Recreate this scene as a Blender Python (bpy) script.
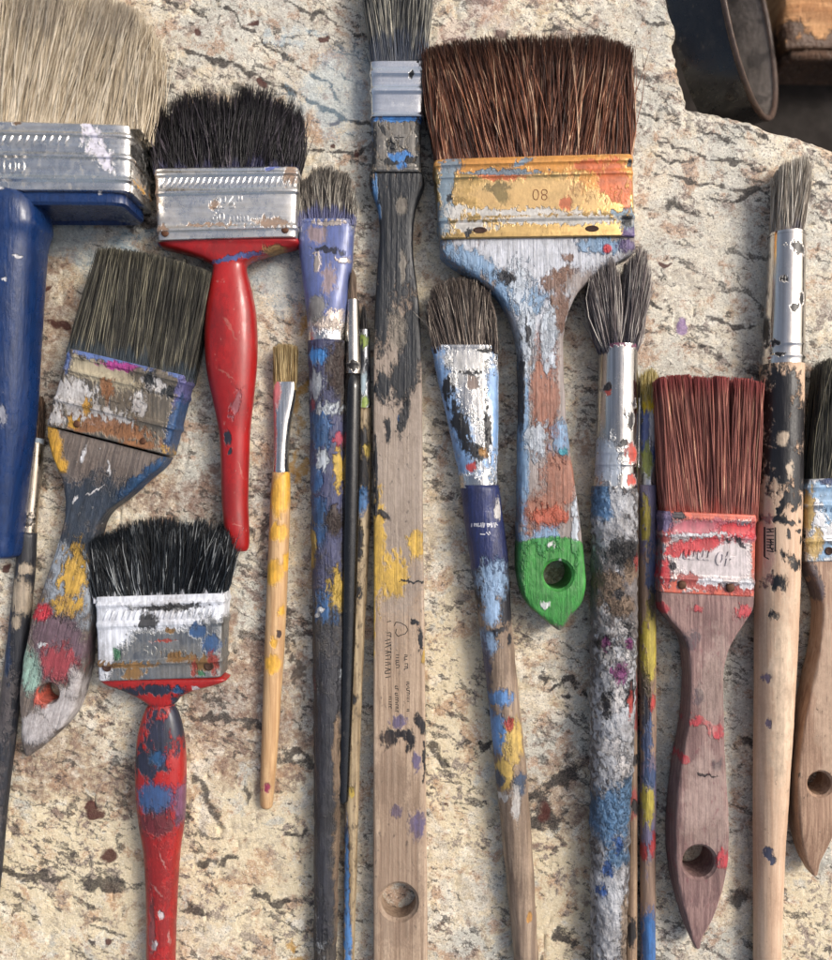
import bpy, bmesh, math, random
import numpy as np
from mathutils import Vector

for o in list(bpy.data.objects):
    bpy.data.objects.remove(o, do_unlink=True)
scene = bpy.context.scene
COL = scene.collection

# ------------------------------------------------------------------ scale and camera
# Design unit: one "unit" is one photograph pixel on the slab top = 0.4 mm.
S = 0.0004
DIST = 780.0            # camera height above the slab, in units (31 cm)
CX, CY = 416.0, 480.0

cam_d = bpy.data.cameras.new('camera')
cam = bpy.data.objects.new('camera', cam_d)
COL.objects.link(cam)
cam.location = (0, 0, DIST * S)
cam.rotation_euler = (0, 0, 0)
cam_d.sensor_fit = 'VERTICAL'
cam_d.sensor_height = 24.0
cam_d.lens = 24.0 * DIST / 960.0
cam_d.clip_start = 0.01
cam_d.clip_end = 50.0
cam_d.dof.use_dof = True
cam_d.dof.focus_distance = (DIST - 22) * S
cam_d.dof.aperture_fstop = 3.2
scene.camera = cam

# ------------------------------------------------------------------ light
SUN_AZ = (1.0, 0.50)     # sun stands to the right and a little up the picture
SUN_EL = math.radians(46)
world = bpy.data.worlds.new('World')
scene.world = world
world.use_nodes = True
wn = world.node_tree.nodes
wl = world.node_tree.links
wn.clear()
sky = wn.new('ShaderNodeTexSky')
sky.sky_type = 'NISHITA'
sky.sun_disc = False
sky.sun_elevation = SUN_EL
sky.sun_rotation = math.atan2(SUN_AZ[0], SUN_AZ[1])
sky.air_density = 1.0
sky.dust_density = 6.0
sky.ozone_density = 0.5
bg = wn.new('ShaderNodeBackground')
bg.inputs[1].default_value = 0.115
wo = wn.new('ShaderNodeOutputWorld')
hz = wn.new('ShaderNodeHueSaturation')     # a thin even cloud veil: less blue
hz.inputs['Saturation'].default_value = 0.72
wl.new(sky.outputs[0], hz.inputs['Color'])
wl.new(hz.outputs[0], bg.inputs[0])
wl.new(bg.outputs[0], wo.inputs[0])

sun_d = bpy.data.lights.new('sun', 'SUN')
sun_d.energy = 1.5
sun_d.angle = math.radians(20)
sun_d.color = (1.0, 0.95, 0.87)
sun = bpy.data.objects.new('sun', sun_d)
COL.objects.link(sun)
_l = math.hypot(*SUN_AZ)
_ts = Vector((SUN_AZ[0] / _l * math.cos(SUN_EL), SUN_AZ[1] / _l * math.cos(SUN_EL), math.sin(SUN_EL)))
sun.rotation_euler = (-_ts).to_track_quat('-Z', 'Y').to_euler()
sun.location = _ts * 2.0

vs = scene.view_settings
vs.view_transform = 'Standard'
vs.look = 'None'
vs.exposure = 0.50
vs.gamma = 1.0
vs.use_curve_mapping = False
scene.render.engine = 'CYCLES'
scene.cycles.use_denoising = True
scene.cycles.max_bounces = 4
scene.cycles.diffuse_bounces = 2
scene.cycles.glossy_bounces = 2
scene.cycles.use_adaptive_sampling = True
scene.cycles.adaptive_threshold = 0.03

# ------------------------------------------------------------------ helpers: space
def px(x, y, z=0.0):
    """photograph pixel seen at height z -> world units (still in design units)"""
    k = (DIST - z) / DIST
    return np.array([(x - CX) * k, -(y - CY) * k, z], dtype=float)

def C(r, g, b):
    def f(v):
        v /= 255.0
        return v / 12.92 if v <= 0.04045 else ((v + 0.055) / 1.055) ** 2.4
    return (f(r), f(g), f(b), 1.0)

# numpy value noise -------------------------------------------------
def vnoise(x, y, seed=0):
    x = np.asarray(x, float); y = np.asarray(y, float)
    xi = np.floor(x).astype(np.int64); yi = np.floor(y).astype(np.int64)
    fx = x - xi; fy = y - yi
    fx = fx * fx * fx * (fx * (fx * 6 - 15) + 10); fy = fy * fy * fy * (fy * (fy * 6 - 15) + 10)
    def h(a, b):
        n = (a * 374761393 + b * 668265263 + seed * 1442695041) & 0xFFFFFFFF
        n = ((n ^ (n >> 13)) * 1274126177) & 0xFFFFFFFF
        n = n ^ (n >> 16)
        return (n & 0xFFFF) / 65535.0
    a = h(xi, yi); b = h(xi + 1, yi); c = h(xi, yi + 1); d = h(xi + 1, yi + 1)
    return (a * (1 - fx) + b * fx) * (1 - fy) + (c * (1 - fx) + d * fx) * fy - 0.5

def fbm(x, y, seed=0, octv=4):
    t = 0; a = 1.0
    for i in range(octv):
        t = t + a * vnoise(x * 2 ** i, y * 2 ** i, seed + i * 17)
        a *= 0.5
    return t

# ------------------------------------------------------------------ helpers: objects
def finish_mesh(name, verts, faces, mat, parent, origin, zr, smooth=True, sharp=None, attrs=None):
    """verts in design units (world), origin in design units; one mesh object with the pp attribute"""
    me = bpy.data.meshes.new(name)
    v = np.asarray(verts, float)
    me.from_pydata(((v - origin) * S).tolist(), [], faces)
    me.update()
    return finish_obj(name, me, mat, parent, origin, zr, smooth, sharp, attrs)

def finish_obj(name, me, mat, parent, origin, zr, smooth=True, sharp=None, attrs=None):
    n = len(me.vertices)
    co = np.empty(n * 3, np.float32)
    me.vertices.foreach_get('co', co)
    co = co.reshape(-1, 3) / S + np.asarray(origin, np.float32)
    k = DIST / (DIST - zr)
    pp = np.empty((n, 3), np.float32)
    pp[:, 0] = CX + co[:, 0] * k
    pp[:, 1] = CY - co[:, 1] * k
    pp[:, 2] = co[:, 2]
    a = me.attributes.get('pp') or me.attributes.new('pp', 'FLOAT_VECTOR', 'POINT')
    a.data.foreach_set('vector', pp.ravel())
    for key, arr in (attrs or {}).items():
        at = me.attributes.new(key, 'FLOAT', 'POINT')
        at.data.foreach_set('value', np.asarray(arr, np.float32))
    if smooth:
        me.polygons.foreach_set('use_smooth', np.ones(len(me.polygons), bool))
        if sharp:
            me.set_sharp_from_angle(angle=math.radians(sharp))
    if mat:
        me.materials.append(mat)
    ob = bpy.data.objects.new(name, me)
    COL.objects.link(ob)
    if parent is not None:
        ob.parent = parent
        if parent.type == 'MESH':
            pass
    else:
        ob.location = Vector(np.asarray(origin, float) * S)
    return ob

class Thing:
    def __init__(self, name, label, cat, x, y, group=None, zr=20.0):
        self.zr = zr
        self.origin = px(x, y, 0)
        e = bpy.data.objects.new(name, None)
        e.empty_display_size = 0.01
        COL.objects.link(e)
        e.location = Vector(self.origin * S)
        e['label'] = label
        e['category'] = cat
        if group:
            e['group'] = group
        self.e = e

    def mesh(self, name, verts, faces, mat, parent=None, **kw):
        return finish_mesh(name, verts, faces, mat, parent or self.e, self.origin, self.zr, **kw)

def catmull(P, m):
    P = np.asarray(P, float)
    if len(P) < 3:
        t = np.linspace(0, 1, m + 1)[:, None]
        return P[0] * (1 - t) + P[1] * t
    Q = np.vstack([2 * P[0] - P[1], P, 2 * P[-1] - P[-2]])
    out = []
    for i in range(1, len(Q) - 2):
        p0, p1, p2, p3 = Q[i - 1], Q[i], Q[i + 1], Q[i + 2]
        for j in range(m):
            t = j / m
            out.append(0.5 * ((2 * p1) + (-p0 + p2) * t + (2 * p0 - 5 * p1 + 4 * p2 - p3) * t * t + (-p0 + 3 * p1 - 3 * p2 + p3) * t ** 3))
    out.append(P[-1])
    return np.array(out)

def loft(stations, m=6, seg=40, smooth=True, lump=0.0, lseed=1, lfreq=0.08, close=True):
    """stations: (xl,yl,xr,yr,zb,zt,n) - left and right outline points in photograph pixels, bottom and top
    height, and the squareness of the section.  Returns world vertices and faces."""
    A = np.asarray(stations, float)
    if smooth:
        A = catmull(A, m)
        A[:, 5] = np.maximum(A[:, 5], A[:, 4] + 0.5)
    V = []
    F = []
    ang = (np.arange(seg) + 0.5) / seg * 2 * math.pi
    ca, sa = np.cos(ang), np.sin(ang)
    for (xl, yl, xr, yr, zb, zt, n) in A:
        n = max(n, 1.6)
        u = np.sign(ca) * np.abs(ca) ** (2 / n)
        w = np.sign(sa) * np.abs(sa) ** (2 / n)
        zm, hz = (zb + zt) / 2, (zt - zb) / 2
        zref = zm + hz * min(0.92, max(0.0, (n - 2.0) / 4.5))
        l = px(xl, yl, zref); r = px(xr, yr, zref)
        c = (l + r) / 2; d = (r - l) / 2
        P = np.empty((seg, 3))
        P[:, 0] = c[0] + d[0] * u
        P[:, 1] = c[1] + d[1] * u
        P[:, 2] = zm + hz * w
        V.append(P)
    V = np.array(V)
    K = len(V)
    if lump:
        cen = V.mean(axis=1, keepdims=True)
        rad = V - cen
        ln = np.linalg.norm(rad, axis=2, keepdims=True) + 1e-6
        aa = np.broadcast_to(ang[None, :], (K, seg))
        yy = V[:, :, 1]
        nz = fbm(yy * lfreq + 100, np.cos(aa) * ln[:, :, 0] * lfreq + np.sin(aa) * 7 * lfreq + 40, lseed, 4)
        V = V + rad / ln * (nz * lump)[:, :, None]
        if A[:, 4].min() >= 0:
            V[:, :, 2] = np.maximum(V[:, :, 2], 0.2)
    for i in range(K - 1):
        for j in range(seg):
            a = i * seg + j; b = i * seg + (j + 1) % seg
            F.append((a, b, b + seg, a + seg))
    if close:
        F.append(tuple(range(seg - 1, -1, -1)))
        F.append(tuple((K - 1) * seg + j for j in range(seg)))
    V = V.reshape(-1, 3)
    # keep the outward side outward
    F = [tuple(reversed(f)) for f in F] if A[0][1] + A[0][3] < A[-1][1] + A[-1][3] else F
    return V, F

def rows(data, zb, zt, n):
    """data rows (y, xl, xr[, zb, zt, n])"""
    out = []
    for r in data:
        y, a, b = r[:3]
        ex = list(r[3:]) + [None] * 3
        out.append((a, y, b, y, zb if ex[0] is None else ex[0], zt if ex[1] is None else ex[1], n if ex[2] is None else ex[2]))
    return out

def cut_hole(obj, thing, x, y, r, ztop, zbot=-5, bevel=2.0):
    """drill a slightly countersunk hole through a part"""
    bm = bmesh.new()
    c = px(x, y, ztop)
    prof = [(ztop + 4, r + bevel + 2), (ztop - 0.2, r + bevel), (ztop - bevel, r), (zbot, r)]
    rings = []
    N = 36
    for z, rr in prof:
        rings.append([bm.verts.new(((c[0] + rr * math.cos(2 * math.pi * k / N)) * S, (c[1] + rr * math.sin(2 * math.pi * k / N)) * S, z * S)) for k in range(N)])
    for i in range(len(rings) - 1):
        for k in range(N):
            bm.faces.new((rings[i][k], rings[i + 1][k], rings[i + 1][(k + 1) % N], rings[i][(k + 1) % N]))
    bm.faces.new(rings[0])
    bm.faces.new(list(reversed(rings[-1])))
    bmesh.ops.recalc_face_normals(bm, faces=bm.faces)
    bmesh.ops.translate(bm, verts=bm.verts, vec=-Vector(thing.origin * S))
    cm = bpy.data.meshes.new('cutter'); bm.to_mesh(cm); bm.free()
    co = bpy.data.objects.new('cutter', cm)
    COL.objects.link(co)
    co.parent = thing.e
    md = obj.modifiers.new('hole', 'BOOLEAN')
    md.operation = 'DIFFERENCE'; md.solver = 'EXACT'; md.object = co
    bpy.context.view_layer.update()
    dg = bpy.context.evaluated_depsgraph_get()
    me = bpy.data.meshes.new_from_object(obj.evaluated_get(dg))
    mat = obj.data.materials[0]
    name, parent = obj.name, obj.parent
    bpy.data.objects.remove(obj, do_unlink=True)
    bpy.data.objects.remove(co, do_unlink=True)
    me.materials.clear()
    return finish_obj(name, me, mat, parent, thing.origin, thing.zr, sharp=38)

# ------------------------------------------------------------------ helpers: bristles
def bristles(thing, mat, root, tips, zr0, zt0, zr1, zt1, n, rad=0.62, seed=1, round_=False, len_jit=0.05, splay=3.0,
             wob=1.5, clump=0, clump_amt=0.5, stray=0.02, stray_amt=12, K=5, taper=0.65, sink=6.0, top_bias=0.45, ztip_jit=3.0, ref=0.7):
    """root = (xl,yl,xr,yr) at the mouth; tips = list of (x,y) from left to right; heights zr0..zt0 at the mouth
    and zr1..zt1 at the tips."""
    n = int(n * 1.5)
    rad = rad * 0.78
    rng = np.random.default_rng(seed)
    u = rng.uniform(-1, 1, n)
    v = rng.uniform(-1, 1, n)
    tb = rng.random(n) < top_bias
    v[tb] = 1 - rng.random(tb.sum()) ** 1.5 * 0.5
    if round_:
        a = rng.uniform(0, 2 * math.pi, n)
        rr = np.sqrt(rng.random(n)) * 0.3 + 0.7 * np.maximum(np.sqrt(rng.random(n)), rng.random(n))
        u, v = rr * np.cos(a), rr * np.sin(a)
    zm0, h0 = (zr0 + zt0) / 2, (zt0 - zr0) / 2
    zm1, h1 = (zr1 + zt1) / 2, (zt1 - zr1) / 2
    l = px(root[0], root[1], zm0 + h0 * ref); r = px(root[2], root[3], zm0 + h0 * ref)
    R = (l + r)[None] / 2 + (r - l)[None] / 2 * u[:, None] * 0.985
    R[:, 2] = zm0 + h0 * v * 0.93
    T = np.array([px(x, y, zm1 + h1 * ref * .7) for x, y in tips])
    ts = np.linspace(-1, 1, len(T))
    uj = np.clip(u + rng.normal(0, splay / max(20, abs(root[2] - root[0]) / 2), n), -1.03, 1.03)
    E = np.empty((n, 3))
    E[:, 0] = np.interp(uj, ts, T[:, 0]); E[:, 1] = np.interp(uj, ts, T[:, 1])
    E[:, 2] = zm1 + h1 * v + rng.normal(0, ztip_jit, n)
    E[:, 0] += rng.normal(0, splay * 0.5, n)
    if clump:
        cu = rng.uniform(-1, 1, clump); cv = rng.uniform(-1, 1, clump)
        d = (uj[:, None] - cu[None]) ** 2 * 6 + (v[:, None] - cv[None]) ** 2 * 0.7
        ci = d.argmin(1)
        ct = np.empty((n, 3))
        ct[:, 0] = np.interp(cu[ci], ts, T[:, 0]); ct[:, 1] = np.interp(cu[ci], ts, T[:, 1]); ct[:, 2] = zm1 + h1 * cv[ci]
        am = clump_amt * rng.random(n)[:, None]
        keep = E[:, 1].copy()
        E = E * (1 - am) + ct * am
        E[:, 1] = keep * 0.6 + E[:, 1] * 0.4
        clj = rng.normal(0, len_jit * 0.5, clump)[ci]
    else:
        clj = 0
    L = 1 - np.abs(rng.normal(0, len_jit, n)) + clj
    E = R + (E - R) * L[:, None]
    st = rng.random(n) < stray
    k = st.sum()
    E[st, 0] += rng.normal(0, stray_amt, k)
    E[st, 2] += np.abs(rng.normal(0, 4, k))
    E[st, 1] += rng.normal(0, stray_amt * 0.25, k)
    E[:, 2] = np.maximum(E[:, 2], 1.0)
    D0 = E - R
    Rs = R - D0 / (np.linalg.norm(D0, axis=1, keepdims=True) + 1e-6) * sink
    Rs[:, 2] = R[:, 2]
    t = np.linspace(0, 1, K)
    side = rng.normal(0, wob, (n, 3)); side[:, 1] *= 0.2
    side[st] *= 2.5
    side2 = rng.normal(0, wob * 0.5, (n, 3)); side2[:, 1] *= 0.2
    P = Rs[:, None] + (E - Rs)[:, None] * t[None, :, None] + side[:, None] * np.sin(math.pi * t)[None, :, None] * 0.8 \
        + side2[:, None] * np.sin(2 * math.pi * t)[None, :, None]
    # the mouth holds the bundle: bulge is zero at the root, keep low ends above the slab
    P[:, :, 2] = np.maximum(P[:, :, 2], 0.8)
    rr = rad * rng.uniform(0.75, 1.3, n)[:, None] * (1 - taper * t[None] ** 2)
    tan = E - Rs
    tan /= np.linalg.norm(tan, axis=1, keepdims=True) + 1e-6
    up = np.array([0, 0, 1.0])
    sx = np.cross(tan, up); sx /= np.linalg.norm(sx, axis=1, keepdims=True) + 1e-6
    sy = np.cross(sx, tan)
    ph = rng.uniform(0, 2 * math.pi, n)
    V = np.empty((n, K, 3, 3))
    for j in range(3):
        a = ph + j * 2 * math.pi / 3
        V[:, :, j] = P + (sx * np.cos(a)[:, None] + sy * np.sin(a)[:, None])[:, None] * rr[:, :, None]
    nv = n * K * 3
    base = (np.arange(n) * K * 3)[:, None, None]
    kk = (np.arange(K - 1) * 3)[None, :, None]
    jj = np.arange(3)[None, None]
    j2 = (np.arange(3)[None, None] + 1) % 3
    q = np.stack([base + kk + jj, base + kk + j2, base + kk + 3 + j2, base + kk + 3 + jj], -1).reshape(-1, 4)
    tip = (np.arange(n) * K * 3 + (K - 1) * 3)[:, None] + np.array([0, 1, 2])[None]
    me = bpy.data.meshes.new('bristles')
    me.vertices.add(nv)
    me.vertices.foreach_set('co', ((V.reshape(-1, 3) - thing.origin) * S).astype(np.float32).ravel())
    nl = q.size + tip.size
    me.loops.add(nl)
    me.loops.foreach_set('vertex_index', np.concatenate([q.ravel(), tip.ravel()]).astype(np.int32))
    nq, ntp = len(q), len(tip)
    me.polygons.add(nq + ntp)
    me.polygons.foreach_set('loop_start', np.concatenate([np.arange(nq) * 4, nq * 4 + np.arange(ntp) * 3]).astype(np.int32))
    me.update(calc_edges=True)
    rnd = np.repeat(np.where(st, 0.75 + 0.25 * rng.random(n), rng.random(n)), K * 3)
    tt = np.tile(np.repeat(t, 3), n)
    ob = finish_obj('bristles', me, mat, thing.e, thing.origin, thing.zr, attrs={'rnd': rnd, 'tt': tt})
    ob['kind'] = 'stuff'
    return ob

# ------------------------------------------------------------------ helpers: materials
class NB:
    def __init__(self, name):
        m = bpy.data.materials.new(name)
        m.use_nodes = True
        self.m = m
        self.t = m.node_tree
        self.t.nodes.clear()
        self.out = self.t.nodes.new('ShaderNodeOutputMaterial')
        self.b = self.t.nodes.new('ShaderNodeBsdfPrincipled')
        self.t.links.new(self.b.outputs[0], self.out.inputs[0])
    def put(self, sock, v):
        if isinstance(v, bpy.types.NodeSocket):
            self.t.links.new(v, sock)
        else:
            sock.default_value = v
    def attr(self, name, vec=True):
        a = self.t.nodes.new('ShaderNodeAttribute'); a.attribute_name = name
        return a.outputs['Vector'] if vec else a.outputs['Fac']
    def math(self, op, a, b=0.0, c=0.0, clamp=False):
        n = self.t.nodes.new('ShaderNodeMath'); n.operation = op; n.use_clamp = clamp
        self.put(n.inputs[0], a); self.put(n.inputs[1], b); self.put(n.inputs[2], c)
        return n.outputs[0]
    def vmath(self, op, a, b=None):
        n = self.t.nodes.new('ShaderNodeVectorMath'); n.operation = op
        self.put(n.inputs[0], a)
        if b is not None:
            self.put(n.inputs[1], b)
        return n.outputs['Value'] if op in ('LENGTH', 'DOT_PRODUCT') else n.outputs[0]
    def mapping(self, v, loc=(0, 0, 0), rot=0.0, scale=(1, 1, 1), kind='POINT'):
        n = self.t.nodes.new('ShaderNodeMapping'); n.vector_type = kind
        self.put(n.inputs[0], v)
        n.inputs[1].default_value = loc; n.inputs[2].default_value = (0, 0, rot); n.inputs[3].default_value = scale
        return n.outputs[0]
    def noise(self, v, scale=1.0, detail=4.0, rough=0.55, dist=0.0):
        n = self.t.nodes.new('ShaderNodeTexNoise')
        self.put(n.inputs['Vector'], v)
        n.inputs['Scale'].default_value = scale; n.inputs['Detail'].default_value = detail
        n.inputs['Roughness'].default_value = rough; n.inputs['Distortion'].default_value = dist
        return n.outputs['Fac'], n.outputs['Color']
    def sep(self, c):
        n = self.t.nodes.new('ShaderNodeSeparateColor'); self.put(n.inputs[0], c)
        return n.outputs[0], n.outputs[1], n.outputs[2]
    def step(self, v, lo, hi, a=0.0, b=1.0, smooth=True):
        n = self.t.nodes.new('ShaderNodeMapRange')
        if smooth:
            n.interpolation_type = 'SMOOTHSTEP'
        self.put(n.inputs[0], v)
        n.inputs[1].default_value = lo; n.inputs[2].default_value = hi
        n.inputs[3].default_value = a; n.inputs[4].default_value = b
        return n.outputs[0]
    def mix(self, f, a, b, blend='MIX'):
        n = self.t.nodes.new('ShaderNodeMix'); n.data_type = 'RGBA'; n.blend_type = blend
        self.put(n.inputs[0], f); self.put(n.inputs[6], a); self.put(n.inputs[7], b)
        return n.outputs[2]
    def mixf(self, f, a, b):
        n = self.t.nodes.new('ShaderNodeMix'); n.data_type = 'FLOAT'
        self.put(n.inputs[0], f); self.put(n.inputs[2], a); self.put(n.inputs[3], b)
        return n.outputs[0]
    def ramp(self, f, stops):
        n = self.t.nodes.new('ShaderNodeValToRGB')
        self.put(n.inputs[0], f)
        e = n.color_ramp.elements
        while len(e) > 1:
            e.remove(e[-1])
        e[0].position, e[0].color = stops[0]
        for p, c in stops[1:]:
            x = e.new(p); x.color = c
        return n.outputs[0]
    def bump(self, h, strength=1.0, dist=S, normal=None):
        n = self.t.nodes.new('ShaderNodeBump')
        n.inputs['Strength'].default_value = strength; n.inputs['Distance'].default_value = dist
        self.put(n.inputs['Height'], h)
        if normal is not None:
            self.put(n.inputs['Normal'], normal)
        return n.outputs[0]
    def region(self, p, ells):
        """1 at the middle of the nearest ellipse, 0 on its rim, negative outside. (cx,cy,rx,ry[,deg])"""
        best = None
        for e in ells:
            rot = math.radians(e[4]) if len(e) > 4 else 0.0
            pos = p
            if getattr(self, 'tok', None) is not None:
                # evaluate one ellipse after the other (keeps the shader's working set small)
                m = self.t.nodes.new('ShaderNodeVectorMath'); m.operation = 'MULTIPLY_ADD'
                self.put(m.inputs[0], self.tok); m.inputs[1].default_value = (1e-7, 1e-7, 1e-7); self.put(m.inputs[2], p)
                pos = m.outputs[0]
            q = self.mapping(pos, (e[0], e[1], 0), rot, (e[2], e[3], 1e5), 'TEXTURE')
            l = self.vmath('LENGTH', q)
            best = l if best is None else self.math('MINIMUM', best, l)
            self.tok = best
        return self.math('SUBTRACT', 1.0, best)

def dull(c, k=0.09, m=0.94):
    l = 0.3 * c[0] + 0.55 * c[1] + 0.15 * c[2]
    return tuple((x * (1 - k) + l * k) * m for x in c[:3]) + (1.0,)

def L(c, ells=None, amp=3.0, n=0, ch=0, thr=0.6, sharp=0.28, rough=0.45, h=0.5, op=0.94, k=1.0, metal=0.0):
    if op == 0.94 and max(c[:3]) < 0.08:
        op = 1.0
    return dict(c=dull(c), ells=ells, amp=amp, n=n, ch=ch, thr=thr, sharp=sharp, rough=rough, h=h, op=op, k=k, metal=metal)

def paint_mat(name, base, layers=(), kind='wood', noises=((0.06, 0.045, 4), (0.2, 0.1, 4), (0.02, 0.02, 3)), seed=0.0, rough=0.5,
              base2=None, grain=(0.35, 0.012), rot=0.0, dirt=0.25, bumpiness=0.35, coat=0.0, metal_rough=0.28, wearing=0.85):
    """a surface with its own material (wood, paint or metal) under dried paint marks"""
    b = NB(name)
    p = b.attr('pp')
    pr = b.mapping(p, (0, 0, 0), -rot, (1, 1, 1)) if rot else p
    chans = []
    for i, (fx, fy, det) in enumerate(noises):
        q = b.mapping(pr, (seed * 7.31 + i * 13.7, seed * 3.17 + i * 5.1, seed), 0, (fx, fy, (fx + fy) / 2))
        f, c = b.noise(q, 1.0, det, 0.58, 0.3)
        chans.append(b.sep(c))
        if i == 1:
            rawc = c
    base2 = base2 or tuple(min(1, x * 0.55) for x in base[:3]) + (1,)
    g = b.mapping(pr, (seed, 0, 0), 0, (grain[0], grain[1], grain[0]))
    gf, gc = b.noise(g, 1.0, 5, 0.6, 0.2)
    if kind == 'wood':
        col = b.mix(b.step(gf, 0.35, 0.68), base2, base)
        rgh = b.step(gf, 0.3, 0.7, rough + 0.1, rough, False)
        met = 0.0
    elif kind == 'metal':
        col = b.mix(b.step(gf, 0.25, 0.75), base2, base)
        rgh = b.step(chans[1][1], 0.3, 0.7, metal_rough - 0.13, metal_rough + 0.08, False)
        met = 1.0
    else:
        col = b.mix(b.step(gf, 0.3, 0.75), base2, base)
        rgh = b.step(chans[1][1], 0.3, 0.7, rough - 0.12, rough + 0.18, False)
        met = 0.0
    if kind == 'metal':
        bumpiness *= 0.35
    ht = b.math('MULTIPLY', gf, bumpiness)
    # fine breakup shared by every mark: crumbly edges and streaks along the brush
    q = b.mapping(pr, (seed, 1.7, 0), 0, (0.6, 0.35, 0.5))
    fnf, fnc = b.noise(q, 1.0, 2, 0.6)
    rag = b.vmath('MULTIPLY', b.vmath('SUBTRACT', rawc, (0.5, 0.5, 0.5)), (8.0, 13.0, 0.0))
    pq = b.vmath('ADD', p, rag)
    wear = b.math('MULTIPLY_ADD', b.math('SUBTRACT', fnf, 0.5), wearing, b.math('MULTIPLY', b.math('SUBTRACT', gf, 0.5), wearing * 0.9))
    for ly in layers:
        nz = chans[ly['n']][ly['ch']]
        if ly['ells'] is None:
            v = b.math('MULTIPLY_ADD', wear, 0.1, b.math('SUBTRACT', nz, ly['thr']))
            mk = b.step(v, -ly['sharp'] * 0.2, ly['sharp'] * 0.2)
        else:
            r = b.region(pq if ly['amp'] > 0.5 else p, ly['ells'])
            if ly['k'] != 1.0:
                r = b.math('MULTIPLY', r, ly['k'])
            v = b.math('MULTIPLY_ADD', b.math('SUBTRACT', nz, 0.5), ly['amp'], r)
            if ly['amp'] > 0.5:
                v = b.math('ADD', v, wear)
            mk = b.step(v, -ly['sharp'], ly['sharp'])
        mo = b.math('MULTIPLY', mk, ly['op']) if ly['op'] != 1.0 else mk
        var = b.mix(b.step(b.math('MULTIPLY_ADD', gf, 0.6, b.math('MULTIPLY', chans[1][2], 0.5)), 0.38, 0.72), tuple(min(1, x * 1.12) for x in ly['c'][:3]) + (1,), tuple(x * 0.58 for x in ly['c'][:3]) + (1,))
        col = b.mix(mo, col, var)
        rgh = b.mixf(mo, rgh, ly['rough'])
        met = b.mixf(mo, met, ly['metal'])
        if ly['h']:
            ht = b.math('MULTIPLY_ADD', mk, ly['h'], ht)
    if dirt:
        # handling grime over everything
        dn = b.math('MULTIPLY_ADD', fnf, 0.35, b.math('MULTIPLY', chans[2 if len(chans) > 2 else 0][2], 0.75))
        d = b.step(dn, 0.46, 0.72, 0.0, min(0.9, dirt * 1.7))
        col = b.mix(d, col, (0.30, 0.25, 0.21, 1), 'MULTIPLY')
        rgh = b.mixf(d, rgh, 0.75)
        if kind == 'metal':
            met = b.math('MULTIPLY', met, b.math('SUBTRACT', 1.0, b.math('MULTIPLY', d, 0.7)))
    ht = b.math('MULTIPLY_ADD', chans[1][0], bumpiness * 0.8, ht)
    b.put(b.b.inputs['Base Color'], col)
    b.put(b.b.inputs['Roughness'], rgh)
    b.put(b.b.inputs['Metallic'], met)
    b.put(b.b.inputs['Normal'], b.bump(ht, 1.0, S * (1.0 if kind == 'metal' else 1.6)))
    if coat:
        b.b.inputs['Coat Weight'].default_value = coat
        b.b.inputs['Coat Roughness'].default_value = 0.15
    return b.m

def hair_mat(name, stops, root=None, root_t=0.2, rough=0.55, tip=None, blot=None, sheen=0.0):
    b = NB(name)
    p = b.attr('pp'); rnd = b.attr('rnd', False); tt = b.attr('tt', False)
    f, c = b.noise(b.mapping(p, (0, 0, 0), 0, (0.12, 0.03, 0.1)), 1.0, 4, 0.6)
    n1, n2, n3 = b.sep(c)
    v = b.math('MULTIPLY_ADD', b.math('SUBTRACT', n1, 0.5), 0.9, rnd, clamp=True)
    col = b.ramp(v, stops)
    if tip:
        col = b.mix(b.step(tt, tip[1], 1.0, 0, tip[2]), col, tip[0])
    if root:
        m = b.math('SUBTRACT', b.math('MULTIPLY_ADD', b.math('SUBTRACT', n2, 0.5), 0.7, root_t), tt)
        col = b.mix(b.step(m, -0.06, 0.06, 0, 0.85), col, root)
    for (cc, ells, op) in (blot or []):
        r = b.math('MULTIPLY_ADD', b.math('SUBTRACT', n3, 0.5), 2.5, b.region(p, ells))
        col = b.mix(b.step(r, -0.3, 0.3, 0, op), col, cc)
    b.put(b.b.inputs['Base Color'], col)
    b.b.inputs['Roughness'].default_value = rough
    b.b.inputs['Specular IOR Level'].default_value = 0.35
    return b.m

def plain(name, col, rough=0.5, metal=0.0, spec=0.5, nf=0.15, var=0.6, bump=0.3):
    b = NB(name)
    p = b.attr('pp')
    f, c = b.noise(p, nf, 4, 0.6)
    b.put(b.b.inputs['Base Color'], b.mix(b.step(f, 0.3, 0.7), tuple(x * var for x in col[:3]) + (1,), col))
    b.put(b.b.inputs['Roughness'], b.step(f, 0.3, 0.7, rough + 0.12, rough - 0.05))
    b.b.inputs['Metallic'].default_value = metal
    b.b.inputs['Specular IOR Level'].default_value = spec
    b.put(b.b.inputs['Normal'], b.bump(f, bump, S))
    return b.m

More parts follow.
